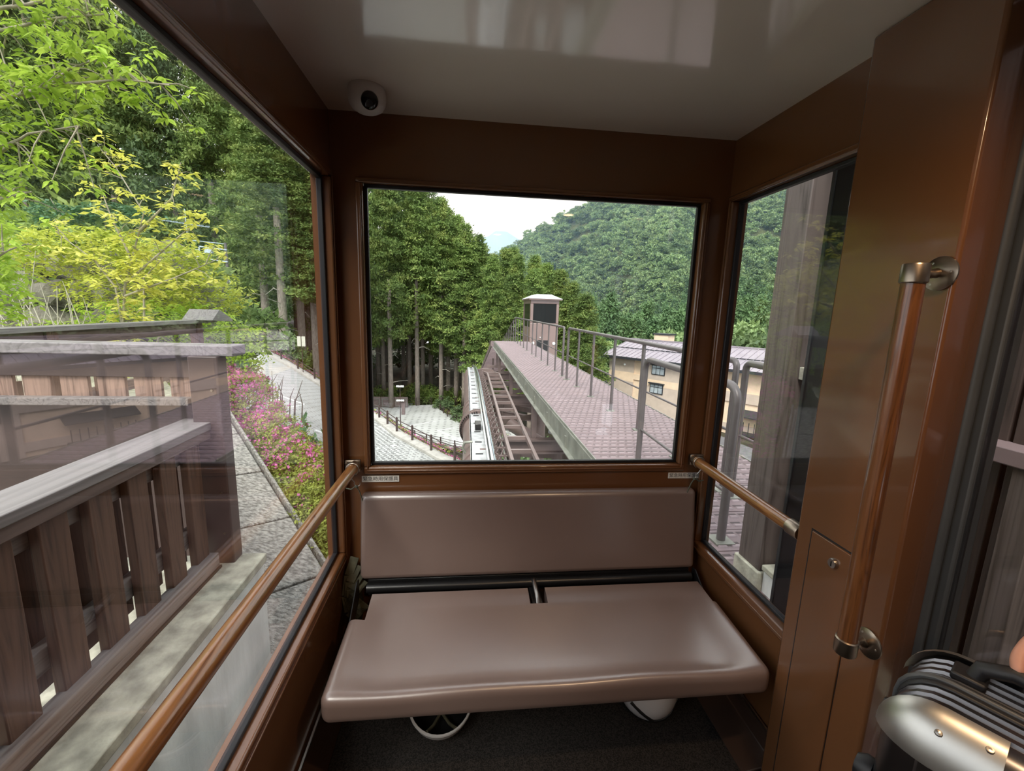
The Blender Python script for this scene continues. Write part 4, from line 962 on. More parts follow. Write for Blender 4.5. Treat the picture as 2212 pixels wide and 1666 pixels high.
for k in range(26):
    y = 3.6+k*.55; z = ty(y, -.63)
    if s0 is None: s0 = B(.155, .26, y, y+.02, z, z+.012).obj('bolt_lug', 'black', t)
    else: c = s0.copy(); COL.objects.link(c); c.location = (0, k*.55, z+.63)
G().tube([(.02, 6.35, -.80), (-.03, 6.35, -.72), (.0, 6.35, -.63), (.12, 6.35, -.62)], .022, 10).obj('drain_elbow', 'galv', t, smooth=60)
B(.17, .27, 7.0, 7.25, -.63, -.52).obj('sensor_box', 'black', t, bevel=.01)
t = thing('cable_carrier', 'row of small galvanised roller frames beside the running rail', 'track', (.5, 5, -.6))
s0 = None
for k in range(34):
    y = 3.6+k*.36; z = ty(y, -.70)
    if s0 is None:
        g = G().bar((.43, y, z+.06), (.60, y, z+.06), .018, .02); g.bar((.46, y, z-.08), (.46, y, z+.09), .02, .03); g.bar((.56, y, z-.08), (.56, y, z+.09), .02, .03); g.bar((.46, y, z-.05), (.56, y+.3, z+.03), .012, .02)
        s0 = g.obj('roller_frame', 'steel', t); z00 = z
    else: c = s0.copy(); COL.objects.link(c); c.location = (0, k*.36, z-z00)
ribbon(.425, .45, -.76, -.70).obj('carrier_rail', 'galv', t); ribbon(.57, .595, -.76, -.70).obj('carrier_rail', 'galv', t)
G().tube(tpath(.405, -.60, YS), .008, 6).obj('cable', 'polesteel', t)
# ladder-like conductor frame with a kink
t = thing('ladder_rail', 'brown ladder-like guide frame between track and walkway', 'rail', (.8, 6, -.6))
LA = [(.62, 2.5), (.63, 6), (.68, 13.2), (.52, 17.5), (.3, 24)]; LB = [(.955, 2.5), (.97, 6), (1.04, 13.2), (.86, 17.5), (.64, 24)]
def lz(y): return -.60 if y < 13.2 else -.60-(y-13.2)*.075-max(0, y-16)*.1
for P in (LA, LB):
    for a, b in zip(P, P[1:]): G().bar((a[0], a[1], lz(a[1])), (b[0], b[1], lz(b[1])), .045, .07).obj('stringer', 'pipe', t)
def lx(P, y):
    for a, b in zip(P, P[1:]):
        if a[1] <= y <= b[1]: return a[0]+(b[0]-a[0])*(y-a[1])/(b[1]-a[1])
y = 3.3
while y < 18: G().bar((lx(LA, y), y, lz(y)-.01), (lx(LB, y), y, lz(y)-.01), .045, .05).obj('rung', 'pipe', t); y += .645
# steel support bents: H-beam, posts, columns, braces
def hbeam(p, q, w, h, name, parent, m='steel'):
    p, q = Vector(p), Vector(q); g = G(); g.bar(p, q, .02, h); g.bar(p+Vector((0, 0, h/2)), q+Vector((0, 0, h/2)), w, .03); g.bar(p-Vector((0, 0, h/2)), q-Vector((0, 0, h/2)), w, .03); return g.obj(name, m, parent)
for k, (y, lab) in enumerate(((7.75, 'nearest'), (12.0, 'second'), (16.3, 'third'))):
    t = thing('support_bent', '%s brown steel support frame under the walkway' % lab, 'steel frame', (1.6, y, -4), )
    hbeam((.5, y, -1.14), (3.9, y, -1.14), .18, .24, 'cross_beam', t)
    G().bar((1.30, y+.1, -1.02), (1.30, y+.1, -.2), .09, .14).obj('upright', 'steel', t); G().bar((2.5, y+.1, -1.02), (2.5, y+.1, -.2), .09, .14).obj('upright', 'steel', t)
    for x in (.95, 2.2): 
        if k < 2: G().tube([(x, y+.5, -7.2-k*2), (x, y+.5, -1.25)], .17 if x < 2 else .22, 18).obj('column', 'pipe', t, smooth=50)
        for z in (-2.6, -4.0):
            if k < 2: G().tube([(x, y+.5, z), (x, y+.5, z+.12)], .25, 18).obj('column_collar', 'steel', t, smooth=50)
    G().bar((.6, y+.2, -1.3), (3.6, y+2.2, -2.2), .10, .16).obj('brace', 'steel', t); G().bar((3.6, y+.2, -1.4), (.7, y+2.6, -2.6), .10, .16).obj('brace', 'steel', t)
    G().bar((.5, y+2.0, -1.7), (3.8, y+2.0, -1.9), .14, .2).obj('tie_beam', 'steel', t)
    hbeam((.5, y+1.2, -2.7), (4.2, y+.4, -3.2), .14, .2, 'lower_beam', t)
t = thing('pipe_brace', 'mauve pipe slanting under the walkway between steel columns', 'pipe', (2.5, 10, -2))
G().tube([(1.25, 11.5, -1.75), (2.1, 10.4, -2.05), (3.4, 8.9, -2.5)], .17, 18).obj('pipe', 'pipe', t, smooth=50)
G().tube([(2.3, 10.17, -2.12), (2.36, 10.1, -2.14)], .22, 18).obj('pipe_flange', 'steel', t, smooth=50)

# ---------------------------------------------------------------- twin car at the crest
cx0, cx1, y0, y1 = 3.10, 4.50, 21.0, 23.6
t = thing('slope_car', 'brown twin slope car with pale hipped roof standing beyond the walkway', 'slope car', (3.8, 22, -1.9))
G().ring(1, y0, y0+.06, (cx0, cx1, -1.9, 1.9), (3.24, 4.44-.07, .77, 1.70)).obj('front_wall', 'carpaint', t, bevel=.02)
for x in (cx0, cx1-.06): G().ring(0, x, x+.06, (y0+.06, y1, -1.9, 1.9), (y0+.2, y1-.15, .55, 1.70)).obj('side_wall', 'carpaint', t)
B(cx0, cx1, y1, y1+.06, -1.9, 1.9).obj('rear_wall', 'carpaint', t)
B(cx0+.05, cx1-.05, y0+.05, y1, -.3, -.2).obj('car_floor', 'black', t)
G().prism([(cx0-.1, y0-.12, 1.88), (cx1+.12, y0-.12, 1.88), (cx1+.12, y1+.1, 1.88), (cx0-.1, y1+.1, 1.88)], (0, 0, .06)).obj('roof_edge', 'carpaint', t)
V = [(cx0-.12, y0-.14, 1.94), (cx1+.14, y0-.14, 1.94), (cx1+.14, y1+.12, 1.94), (cx0-.12, y1+.12, 1.94), (cx0+.33, y0+.35, 2.16), (cx1-.33, y0+.35, 2.16), (cx1-.33, y1-.35, 2.16), (cx0+.33, y1-.35, 2.16)]
G().add(V, [(3, 2, 1, 0), (4, 5, 6, 7), (0, 1, 5, 4), (1, 2, 6, 5), (2, 3, 7, 6), (3, 0, 4, 7)]).obj('roof', 'carroof', t)
B(3.24, 4.37, y0+.02, y0+.03, .77, 1.70).obj('windscreen', 'carglass', t)
for x in (cx0+.025, cx1-.035): B(x, x+.01, y0+.2, y1-.15, .55, 1.70).obj('side_pane', 'carglass', t)
for x in (3.47, 3.78): B(x, x+.24, y0-.012, y0+.001, -.62, -.06).obj('grille', 'black', t, bevel=.005)
for x in (3.27, 4.31): G().lathe([(.075, 0), (.075, .03), (.05, .045), (0, .05)], (x, y0, -.21), 16, (0, -1, 0)).obj('headlamp', 'lamp_glass', t, smooth=40)
G().lathe([(.03, 0), (.03, .03), (0, .04)], (3.62, y0, .08), 12, (0, -1, 0)).obj('marker_lamp', 'lamp_glass', t)
B(cx0, cx1, y0+.5, y1-.3, -2.3, -1.9).obj('bogie', 'steel', t)
G().tube([(3.8, 20, -2.65), (3.8, 30, -3.6)], .35, 18).obj('track_pipe', 'pipe', t, smooth=50)

# ================================================================ STATION SHED ON THE RIGHT
t = thing('shed_column', 'grey brown timber column on a concrete plinth outside the right window', 'column', (1.57, 1.95, 0))
B(1.50, 1.66, 1.865, 2.03, .10, 3.4).obj('shaft', 'column', t, bevel=.004); B(1.485, 1.68, 1.85, 2.045, -.02, .10).obj('plinth', 'concrete_top', t, bevel=.006)
t = thing('shed_column', 'narrow grey brown timber column behind the black door edge', 'column', (1.56, 1.62, 0))
B(1.53, 1.62, 1.585, 1.665, .12, 3.4).obj('shaft', 'column', t, bevel=.004)
t = thing('shed_curb', 'pale concrete curb carrying the dark shed boards', 'curb', (1.7, .6, 0))
B(1.515, 1.95, -1.2, 1.85, -.02, .12).obj('curb', 'concrete', t, bevel=.006); B(1.50, 1.97, -1.2, 1.848, .12, .15).obj('curb_top', 'concrete_top', t, bevel=.005)
t = thing('shed_wall', 'dark brown vertical shed boarding outside the right window', 'wall', (1.68, .6, .15))
s0 = None
for k in range(19):
    y = 1.70-.15*k
    if s0 is None: s0 = B(1.64, 1.67, y, y+.138, .15, 3.4).obj('board', 'planks', t, bevel=.003)
    else: c = s0.copy(); COL.objects.link(c); c.location = (0, -.15*k, 0)
B(1.67, 1.70, -1.2, 1.84, .15, 3.4).obj('backing', 'rubber', t)
t = thing('shed_ledge', 'pale short beam end between the two shed columns', 'beam', (1.6, 1.77, 1.12))
B(1.56, 1.70, 1.668, 1.862, 1.095, 1.155).obj('beam', 'concrete_top', t, bevel=.004)
t = thing('shed_rail', 'mauve brown ledge along the shed boards seen through the door', 'ledge', (1.6, .5, 1.0))
B(1.55, 1.65, -1.2, 1.18, .98, 1.03).obj('ledge', 'deckm', t, bevel=.004); 
for y in (.95, .2, -.6): B(1.56, 1.64, y, y+.07, .15, .98).obj('ledge_post', 'column', t, bevel=.003)

t = thing('station_wall', 'dark timber station wall standing behind the car', 'wall', (.3, -3.2, 0))
s0 = None
for k in range(26):
    x = -3.4+.3*k
    if s0 is None: s0 = B(x, x+.285, -3.25, -3.2, -.02, 3.6).obj('board', 'planks', t, bevel=.004)
    else: c = s0.copy(); COL.objects.link(c); c.location = (.3*k, 0, 0)
B(-3.4, 4.4, -3.32, -3.25, -.02, 3.6).obj('backing', 'rubber', t)
# ---------------------------------------------------------------- house on the right
E0 = Vector((15.5, 46.2, 0)); hd_ = Vector((.588, -.809, 0)); hn = Vector((-.809, -.588, 0)); W0 = E0-hn*.8
def hp2(s, o, z): p = W0+hd_*s+hn*o; return (p.x, p.y, z)
t = thing('house', 'long beige two-storey house with purple grey ribbed roof beside the walkway', 'house', (W0.x, W0.y, -13))
LH = 44
def hbox(s0, s1, o0, o1, z0, z1): a, b = Vector(hp2(s0, o0, 0)), Vector(hp2(s1, o1, 0)); return G().obox(((a+b)/2).to_tuple()[:2]+((z0+z1)/2,), hd_*((s1-s0)/2), hn*((o1-o0)/2), Vector((0, 0, (z1-z0)/2)))
hbox(0, LH, -9, 0, -15, -3.25).obj('wall', 'stucco', t)
for s0_, s1_, m_ in ((-.05, 3.1, 'stucco_grey'), (4.6, 8.2, 'stucco_grey'), (20, 24, 'stucco_grey'), (30, 34, 'stucco_grey')): hbox(s0_, s1_, 0, .12, -15, -3.3).obj('bay', m_, t)
for s0_, s1_, z0, z1 in ((-.06, 3.12, -5.9, -4.9), (3.1, 4.6, -5.6, -5.0), (4.58, 8.22, -6.0, -5.3), (8.2, 20, -6.2, -5.3), (8.2, 20, -8.8, -8.2), (24, 30, -6.2, -5.3), (-.06, 3.12, -9.2, -7.9)): hbox(s0_, s1_, 0, .13, z0, z1).obj('wall_band', 'stucco_grey' if s0_ > 8 else 'stucco', t)
def hwin(s, z, w, h):
    f = hbox(s-w/2-.08, s+w/2+.08, .10, .2, z-h/2-.08, z+h/2+.08).obj('window_frame', 'trimdark', t)
    hbox(s-w/2, s+w/2, .19, .215, z-h/2, z+h/2).obj('pane', 'paneh', f)
    for k in (-.17, .17): hbox(s+w*k-.025, s+w*k+.025, .21, .235, z-h/2, z+h/2).obj('mullion', 'trimdark', f)
    hbox(s-w/2, s+w/2, .21, .235, z+h*.18, z+h*.18+.05).obj('mullion', 'trimdark', f)
    hbox(s-w/2-.2, s+w/2+.2, .1, .42, z+h/2+.08, z+h/2+.2).obj('hood', 'trimdark', f)
for s in (5.95, 21.6, 31.5): hwin(s, -4.25, 1.3, .85); hwin(s-.05, -6.2, 1.3, .85)
for s in (11.5, 14.6, 26, 38): hwin(s, -9.7, 1.2, 1.1)
hwin(15.6, -11.6, 1.8, 1.0); hwin(27, -4.4, 1.3, .9); hwin(38, -4.4, 1.3, .9)
def slope(s0_, s1_): 
    a, b, c, d = hp2(s0_, .9, -3.32), hp2(s1_, .9, -3.32), hp2(s1_, -4.6, -1.75), hp2(s0_, -4.6, -1.75); return [Vector(q) for q in (a, b, c, d)]
a, b, c, d = slope(-.6, LH+.6)
G().prism([a, b, c, d], (0, 0, .12)).obj('roof_slope', 'roofm', t)
a2, b2 = Vector(hp2(-.6, -10.1, -3.32)), Vector(hp2(LH+.6, -10.1, -3.32)); G().prism([d, c, b2, a2], (0, 0, .12)).obj('roof_slope', 'roofm', t)
G().bar(d+Vector((0, 0, .16)), c+Vector((0, 0, .16)), .3, .12).obj('ridge_cap', 'roofm', t)
s0 = None
for k in range(74):
    s = -.5+k*.61; p, q = Vector(hp2(s, .9, -3.19)), Vector(hp2(s, -4.55, -1.64))
    if s0 is None: s0 = G().bar(p, q, .06, .09).obj('roof_rib', 'roofm', t)
    else: c2 = s0.copy(); COL.objects.link(c2); c2.location = hd_*(.61*k)
p, q = Vector(hp2(-.5, -1.6, -2.46)), Vector(hp2(LH, -1.6, -2.46)); G().bar(p, q, .05, .12).obj('snow_guard', 'trimdark', t)
hbox(-.7, LH+.7, .88, .96, -3.45, -3.2).obj('gutter', 'trimdark', t)
hbox(2.2, 3.9, -6.5, -5, -2.4, -.95).obj('chimney', 'stucco', t); hbox(2.05, 4.05, -6.6, -4.9, -.95, -.8).obj('chimney_cap', 'trimdark', t)
G().ball(hp2(2.0, .25, -4.1), .12, 10, 8).obj('wall_lamp', 'lamp_glass', t)
hbox(14.2, 18, 0, .9, -8.9, -8.7).obj('balcony_slab', 'trimdark', t)
for k in range(9): s = 14.3+k*.45; hbox(s, s+.05, .8, .88, -8.7, -7.7).obj('balcony_bar', 'trimdark', t)
G().prism([hp2(14.0, 1.0, -7.3), hp2(18.2, 1.0, -7.3), hp2(18.2, -.1, -6.8), hp2(14.0, -.1, -6.8)], (0, 0, .1)).obj('balcony_roof', 'trimdark', t)
struct(G().prism([hp2(-3, -1, -9.15), hp2(-3, 3, -9.15), hp2(3, 13, -9.15), hp2(26, 17, -9.15), hp2(26, 8, -9.15), hp2(12.5, 1.2, -9.15), hp2(9, -1, -9.15)], (0, 0, -.2)).obj('pavement_house', 'asphalt'))
hbox(-1.9, -.02, -2.2, -.4, -6.7, -6.55).obj('balcony_slab', 'trimdark', t)
for k in range(8): s = -1.85+k*.24; hbox(s, s+.05, -.5, -.44, -6.55, -5.4).obj('balcony_bar', 'trimdark', t)
hbox(-1.9, -.02, -.5, -.4, -5.45, -5.35).obj('balcony_rail', 'trimdark', t)
# ================================================================ TREES
def cedar_crown(seed, n=320, k=76, H=20., R=3.9):
    r = np.random.default_rng(seed); h = r.random(n)**.85; ang = r.random(n)*2*PI + h*7
    prof = R*np.clip((1-h)**.72, .04, 1)*np.clip(.55+h*3.2, 0, 1)*r.uniform(.5, 1.05, n)*(1+.22*np.sin(ang*3+h*23+seed))
    C = np.stack([prof*np.cos(ang), prof*np.sin(ang), h*H], 1); out = np.stack([np.cos(ang), np.sin(ang), .35+.6*h], 1)
    return clump_geo(C, r.uniform(.8, 1.55, n)*(1-.35*h), k, .32, .15, out*np.minimum(1, prof/R*1.6)[:, None], .7, r)
def crown_mesh(name, seed, **kw):
    V, F = cedar_crown(seed, **kw); return fast_mesh(name, V, F, 3)
CED = [crown_mesh('cedar_crown', s) for s in (11, 12, 13, 14)]
for me in CED: me.materials.append(MT['cedar'])
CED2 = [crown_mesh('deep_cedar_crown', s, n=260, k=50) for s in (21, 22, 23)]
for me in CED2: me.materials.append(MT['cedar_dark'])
g = G().tube([(0, 0, -1), (.03, 0, 6), (0, .05, 16), (0, 0, 30)], [.40, .36, .32, .24], 9); TRUNK = bpy.data.meshes.new('trunk'); TRUNK.from_pydata(g.v, [], g.f); TRUNK.shade_smooth(); TRUNK.materials.append(MT['bark'])
def cedar(x, y, zb, zc, zt, var, lab, grp, rad=1.0, meshes=None, stubs=0, thick=1.0):
    t = thing('cedar_tree', lab, 'tree', (x, y, zb), grp); ms = meshes or CED
    tk = bpy.data.objects.new('trunk', TRUNK); COL.objects.link(tk); tk.parent = t; tk.scale = (thick, thick, (zc-zb+.35*(zt-zc))/30)
    cr_ = bpy.data.objects.new('crown', ms[var % len(ms)]); COL.objects.link(cr_); cr_.parent = t; cr_.location = (0, 0, zc-zb)
    cr_.scale = (rad, rad, (zt-zc)/20); cr_.rotation_euler = (0, 0, var*2.1+x); cr_['kind'] = 'stuff'
    for k in range(stubs):
        a = RNG.random()*6.28; z = zc-zb-RNG.uniform(.3, 6.5); L = RNG.uniform(1.0, 2.4); d = Vector((math.cos(a), math.sin(a), 0))
        G().tube([Vector((x, y, zb+z)), Vector((x, y, zb+z))+d*L*.5+Vector((0, 0, .25)), Vector((x, y, zb+z))+d*L+Vector((0, 0, RNG.uniform(-.5, .8)))], [.06, .04, .015], 5).obj('dead_branch', 'dead', t)
    return t
ORD = ['leftmost', 'second', 'third', 'fourth', 'fifth', 'sixth', 'seventh', 'eighth', 'ninth', 'tenth', 'eleventh', 'twelfth', 'thirteenth', 'fourteenth', 'fifteenth', 'sixteenth', 'last']
def ordinal(pts, i, what):
    r = sorted(range(len(pts)), key=lambda k: pts[k][0]/max(1, pts[k][1])).index(i)
    return 'leftmost %s' % what if r == 0 else ('rightmost %s' % what if r == len(pts)-1 else '%s %s, counted from the left' % (ORD[r], what))
FRONT = [(-12.7, 68.3, 22.9, -5.6), (-10.2, 59.9, 19.6, -3.8), (-6.8, 61.6, 19.4, -3.5), (-6.6, 67.7, 20.7, -4.0), (-3.5, 62.3, 15.6, -4.8), (-2.7, 67.3, 15.2, -6.0), (-1.4, 64.1, 13.8, -5.7), (-0.2, 60.9, 12.2, -6.0), (1.6, 62.8, 11.2, -6.8), (2.5, 70.8, 10.6, -7.9), (4.4, 75.7, 10.2, -7.6)]
for i, (x, y, zt, zc) in enumerate(FRONT): cedar(x, y, gz(x, y), zc+(i*37 % 5)*.35, zt, i, ordinal(FRONT, i, 'tall bare-trunked cedar behind the lower car park'), 'cedars behind the car park', .92+.05*(i % 3), None, 3, .95)
for i, (x, y, zt, zc) in enumerate([(-10.9, 77.3, 24, -4.8), (-5.9, 73.7, 20.7, -4.5), (-14.7, 74.6, 26.8, -6.3), (-4.8, 81.7, 20.2, -5.1), (-11.9, 90.6, 25.3, -2.1), (.3, 86.2, 15.2, -3.5), (-17.5, 72, 27, -4), (-15, 84, 28, -3), (-9, 70.5, 22, -2), (-1.5, 77, 14.5, -4), (3, 82, 11, -5), (-20, 66, 26, -3), (-21, 80, 30, -1)]):
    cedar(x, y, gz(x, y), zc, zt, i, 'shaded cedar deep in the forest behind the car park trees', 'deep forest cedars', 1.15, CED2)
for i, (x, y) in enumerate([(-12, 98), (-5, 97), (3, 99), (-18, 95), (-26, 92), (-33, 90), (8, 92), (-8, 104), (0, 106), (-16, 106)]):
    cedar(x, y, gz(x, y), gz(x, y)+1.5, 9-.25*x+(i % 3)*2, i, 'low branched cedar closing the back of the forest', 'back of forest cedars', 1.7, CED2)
MID = [(5.2, 58.3, 8.9, -5.3), (6.0, 52.2, 7.4, -6.7), (9.2, 59.9, 8.4, -7.0), (10.0, 54.8, 6.9, -8.0), (10.6, 49.6, 5.7, -9.0), (11.3, 46.5, 4.2, -9.1), (11.4, 41.4, 2.9, -9.0), (13.4, 48.6, 1.6, -9.5), (7.6, 49, 5.6, -9), (6.6, 62, 9.5, -7), (3.2, 55, 7.5, -8)]
for i, (x, y, zt, zc) in enumerate(MID): cedar(x, y, -14, zc, zt, i+2, ordinal(MID, i, 'yellowish cedar rising behind the twin slope car'), 'cedars behind the slope car', .82)
LEFT = [(-28.0, 53.7, 29.2, 6.0), (-21.6, 50.0, 24.0, 3.0), (-18.5, 46.6, 19.5, 5.6), (-19.7, 54.8, 20.5, 4.3), (-16.7, 50.5, 16.8, 2.2), (-28.4, 59.8, 33.5, 8.0), (-35.0, 62.5, 38.3, 8.1), (-35.5, 58.5, 36.5, 6.0), (-43.2, 65.4, 43, 9.2), (-43.9, 61.4, 38.6, 7.4), (-50.9, 66.2, 41, 8.7), (-53.5, 64.5, 40, 8.1), (-60.5, 67.2, 42, 8.5), (-26.8, 65.7, 29.6, 7.3), (-22.6, 65.3, 24.0, 5.5), (-36.7, 72.9, 38.0, 8.4), (-48.9, 76.2, 46, 8.5), (-57.9, 77.1, 48, 8.3), (-67.6, 78.1, 50, 8), (-70.8, 74.4, 48, 8), (-15.0, 48.3, 15.8, 1.2), (-27.3, 73.9, 30.2, 6.6), (-34.2, 76.7, 37.8, 7.1), (-24.5, 56.5, 27, 2), (-32, 54, 33, 4), (-39.5, 56, 36, 5), (-48, 60, 38, 6), (-56, 58, 38, 6), (-64, 60, 40, 7), (-46, 53, 32, 4), (-55, 50, 33, 5), (-66, 48, 36, 6)]
HERO = LEFT[:5]+[LEFT[20]]
for i, (x, y, zt, zc) in enumerate(LEFT):
    hero = i < 5 or i == 20; zb = gz(x, y)
    if hero: cedar(x, y, zb, zc, zt, i, ordinal(HERO, [q[:2] for q in HERO].index((x, y)), 'pale-trunked tall cedar beside the uphill road'), 'cedars along the road', 1.0, None, 4, 1.25)
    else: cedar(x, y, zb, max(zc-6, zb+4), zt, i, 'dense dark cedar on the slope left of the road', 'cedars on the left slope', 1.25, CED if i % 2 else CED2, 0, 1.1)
# ---- leafy understorey
def shrub_mesh(seed, n, k, R, Ht, L, Wd):
    r = np.random.default_rng(seed); d = r.normal(size=(n, 3)); d[:, 2] = np.abs(d[:, 2]); d = unit(d); q = r.uniform(.5, 1, (n, 1))
    C = d*q*np.array([R, R, Ht]); return clump_geo(C, r.uniform(.22, .36, n)*R, k, L, Wd, d, .8, r)
SH = []
for s in (31, 32, 33):
    V, F = shrub_mesh(s, 70, 36, 1.5, 1.9, .5, .26); SH.append(fast_mesh('bush_crown', V, F, 3))
for me in SH: me.materials.append(MT['cedar'])
SHB = []
for s in (41, 42):
    V, F = shrub_mesh(s, 60, 34, 1.5, 1.9, .5, .28); SHB.append(fast_mesh('bright_bush_crown', V, F, 3))
for me in SHB: me.materials.append(MT['broad'])
def shrub(x, y, z, me, lab, grp, s=1.0, name='shrub', cat='shrub', zs=None):
    o = bpy.data.objects.new(name, me); COL.objects.link(o); o.location = (x, y, z); o.scale = (s, s, (zs or s)); o.rotation_euler = (0, 0, x*3+y); ORG[o.name] = Vector((x, y, z))
    return props(o, lab, cat, grp)
for i in range(34):
    x = -34+i*.56+RNG.uniform(-.4, .4); y = 54-.30*(x+30)+RNG.uniform(0, 5)
    shrub(x, y, gz(x, y)-.2, SH[i % 3], 'dark leafy undergrowth bush at the forest edge by the road', 'forest edge undergrowth', RNG.uniform(1.2, 2.4))
for i in range(26):
    x = -13+i*.75; y = 63.5+RNG.uniform(0, 5); shrub(x, y, gz(x, y)-.3, SH[i % 3], 'dark undergrowth bush between the trunks behind the car park', 'car park undergrowth', RNG.uniform(.8, 1.6))
shrub(-17.3, 43.5, -3.9, SHB[0], 'bright green bush beside the guard fence by the uphill road', None, 1.25)
shrub(-26.5, 47.5, -2.6, SHB[1], 'light green shrub right of the far fence post', None, 1.1)
CPB = [(-.6, 53.6), (.6, 51.5), (2.0, 50.5), (-3, 60)]
for i, (x, y) in enumerate(CPB): shrub(x, y, -12.6, SHB[i % 2], ordinal(CPB, i, 'light green bush by the right car park fence'), 'car park bushes', .9)
for i in range(22):
    x = 2.2+RNG.uniform(0, 6); y = 17+RNG.uniform(0, 12); shrub(x, y, -12.5, SHB[i % 2], 'leafy green bush below the track steelwork', 'bushes below the track', RNG.uniform(1.1, 1.7), zs=2.4)

# ================================================================ HILLSIDE ACROSS THE VALLEY
RIDGE = [(-25, 395, 5), (5, 365, 20), (22, 352, 36), (34, 346, 46), (53, 344, 60), (82, 334, 74), (125, 309, 84), (149, 286, 86), (191, 261, 77), (215, 240, 86), (260, 190, 100), (290, 120, 95), (300, 20, 90), (290, -60, 80)]
FOOT = [(0, 190, -16), (12, 175, -16), (22, 162, -15), (32, 152, -15), (44, 144, -14), (56, 136, -13), (66, 122, -12), (72, 108, -11), (78, 94, -11), (84, 78, -11), (92, 55, -11), (98, 25, -11), (100, -10, -11), (100, -50, -11)]
def hill_pt(u, v):
    i = min(len(RIDGE)-2, int(u)); k = u-i
    r = Vector(lerp3(RIDGE[i], RIDGE[i+1], k)); q = Vector(lerp3(FOOT[i], FOOT[i+1], k)); p = q.lerp(r, v)
    z = p.z + (6.5*math.sin(u*2.1+v*3)+4*math.sin(u*4.7-v*6+1))*math.sin(PI*v)-7*math.sin(PI*v)
    return Vector((p.x, p.y, z))
g = G(); nu, nv = 52, 16
for i in range(nu+1):
    for j in range(nv+1): g.v.append(tuple(hill_pt(i/nu*(len(RIDGE)-1), j/nv)))
    p = hill_pt(i/nu*(len(RIDGE)-1), 1); q = Vector((p.x, p.y, 0)).normalized()*90; g.v.append((p.x+q.x, p.y+q.y, -20))
m = nv+2; g.f = [(i*m+j, (i+1)*m+j, (i+1)*m+j+1, i*m+j+1) for i in range(nu) for j in range(m-1)]
struct(g.obj('hill', 'soil_green', smooth=80))
def dome_crown(seed, n=60, k=34, R=4.6, Ht=4.2, L=.5, Wd=.34):
    r = np.random.default_rng(seed); d = r.normal(size=(n, 3)); d[:, 2] = np.abs(d[:, 2])-.15; d = unit(d); q = r.uniform(.72, 1.0, (n, 1))*(1+.18*np.sin(d[:, :1]*7+seed))
    return clump_geo(d*q*np.array([R, R, Ht])+np.array([0, 0, 2.2]), r.uniform(.24, .36, n)*R, k, L, Wd, d, .75, r)
DOM = []
for s in (51, 52, 53, 54):
    V, F = dome_crown(s); DOM.append(fast_mesh('broadleaf_crown', V, F, 3))
for me in DOM: me.materials.append(MT['broad'])
def cone_crown(seed, n=110, k=26, R=2.6, H=12):
    r = np.random.default_rng(seed); h = r.random(n)**.8; a = r.random(n)*6.28; pr = R*(1-h)*r.uniform(.6, 1, n)
    C = np.stack([pr*np.cos(a), pr*np.sin(a), h*H], 1); return clump_geo(C, r.uniform(.5, .9, n), k, .7, .3, np.stack([np.cos(a), np.sin(a), -.1+0*a], 1), .6, r)
CON = []
for s in (61, 62, 63):
    V, F = cone_crown(s); CON.append(fast_mesh('conifer_crown', V, F, 3))
for me in CON: me.materials.append(MT['pine'])
pts = []
rs = np.random.default_rng(5)
for _ in range(2600):
    u, v = rs.uniform(.6, 11.5), rs.uniform(0, 1.0)
    p = hill_pt(u, v); pts.append((math.hypot(p.x, p.y), p, v))
pts.sort(key=lambda q: q[0])
def visible(p):            # through the windscreen or the right window
    a = p.x/max(p.y, 1); return .06 < a < .68 or .62 < a < 1.05
vis = [q for q in pts if visible(q[1])]; rest = [q for q in pts if not visible(q[1])]
near = vis[:280]; far_ = vis[280:]+rest[::2]
for i, (d, p, v) in enumerate(near):
    if i % 4 == 0 and d < 230: shrub(p.x, p.y, p.z-.5, CON[i % 3], 'dark pointed conifer among the broadleaf trees low on the hillside', 'hillside conifers', rs.uniform(.8, 1.25), 'conifer_tree', 'tree')
    else: shrub(p.x, p.y, p.z-1, DOM[i % 4], 'rounded green broadleaf tree on the hillside across the valley', 'hillside broadleaf trees', rs.uniform(.6, 1.1), 'broadleaf_tree', 'tree')
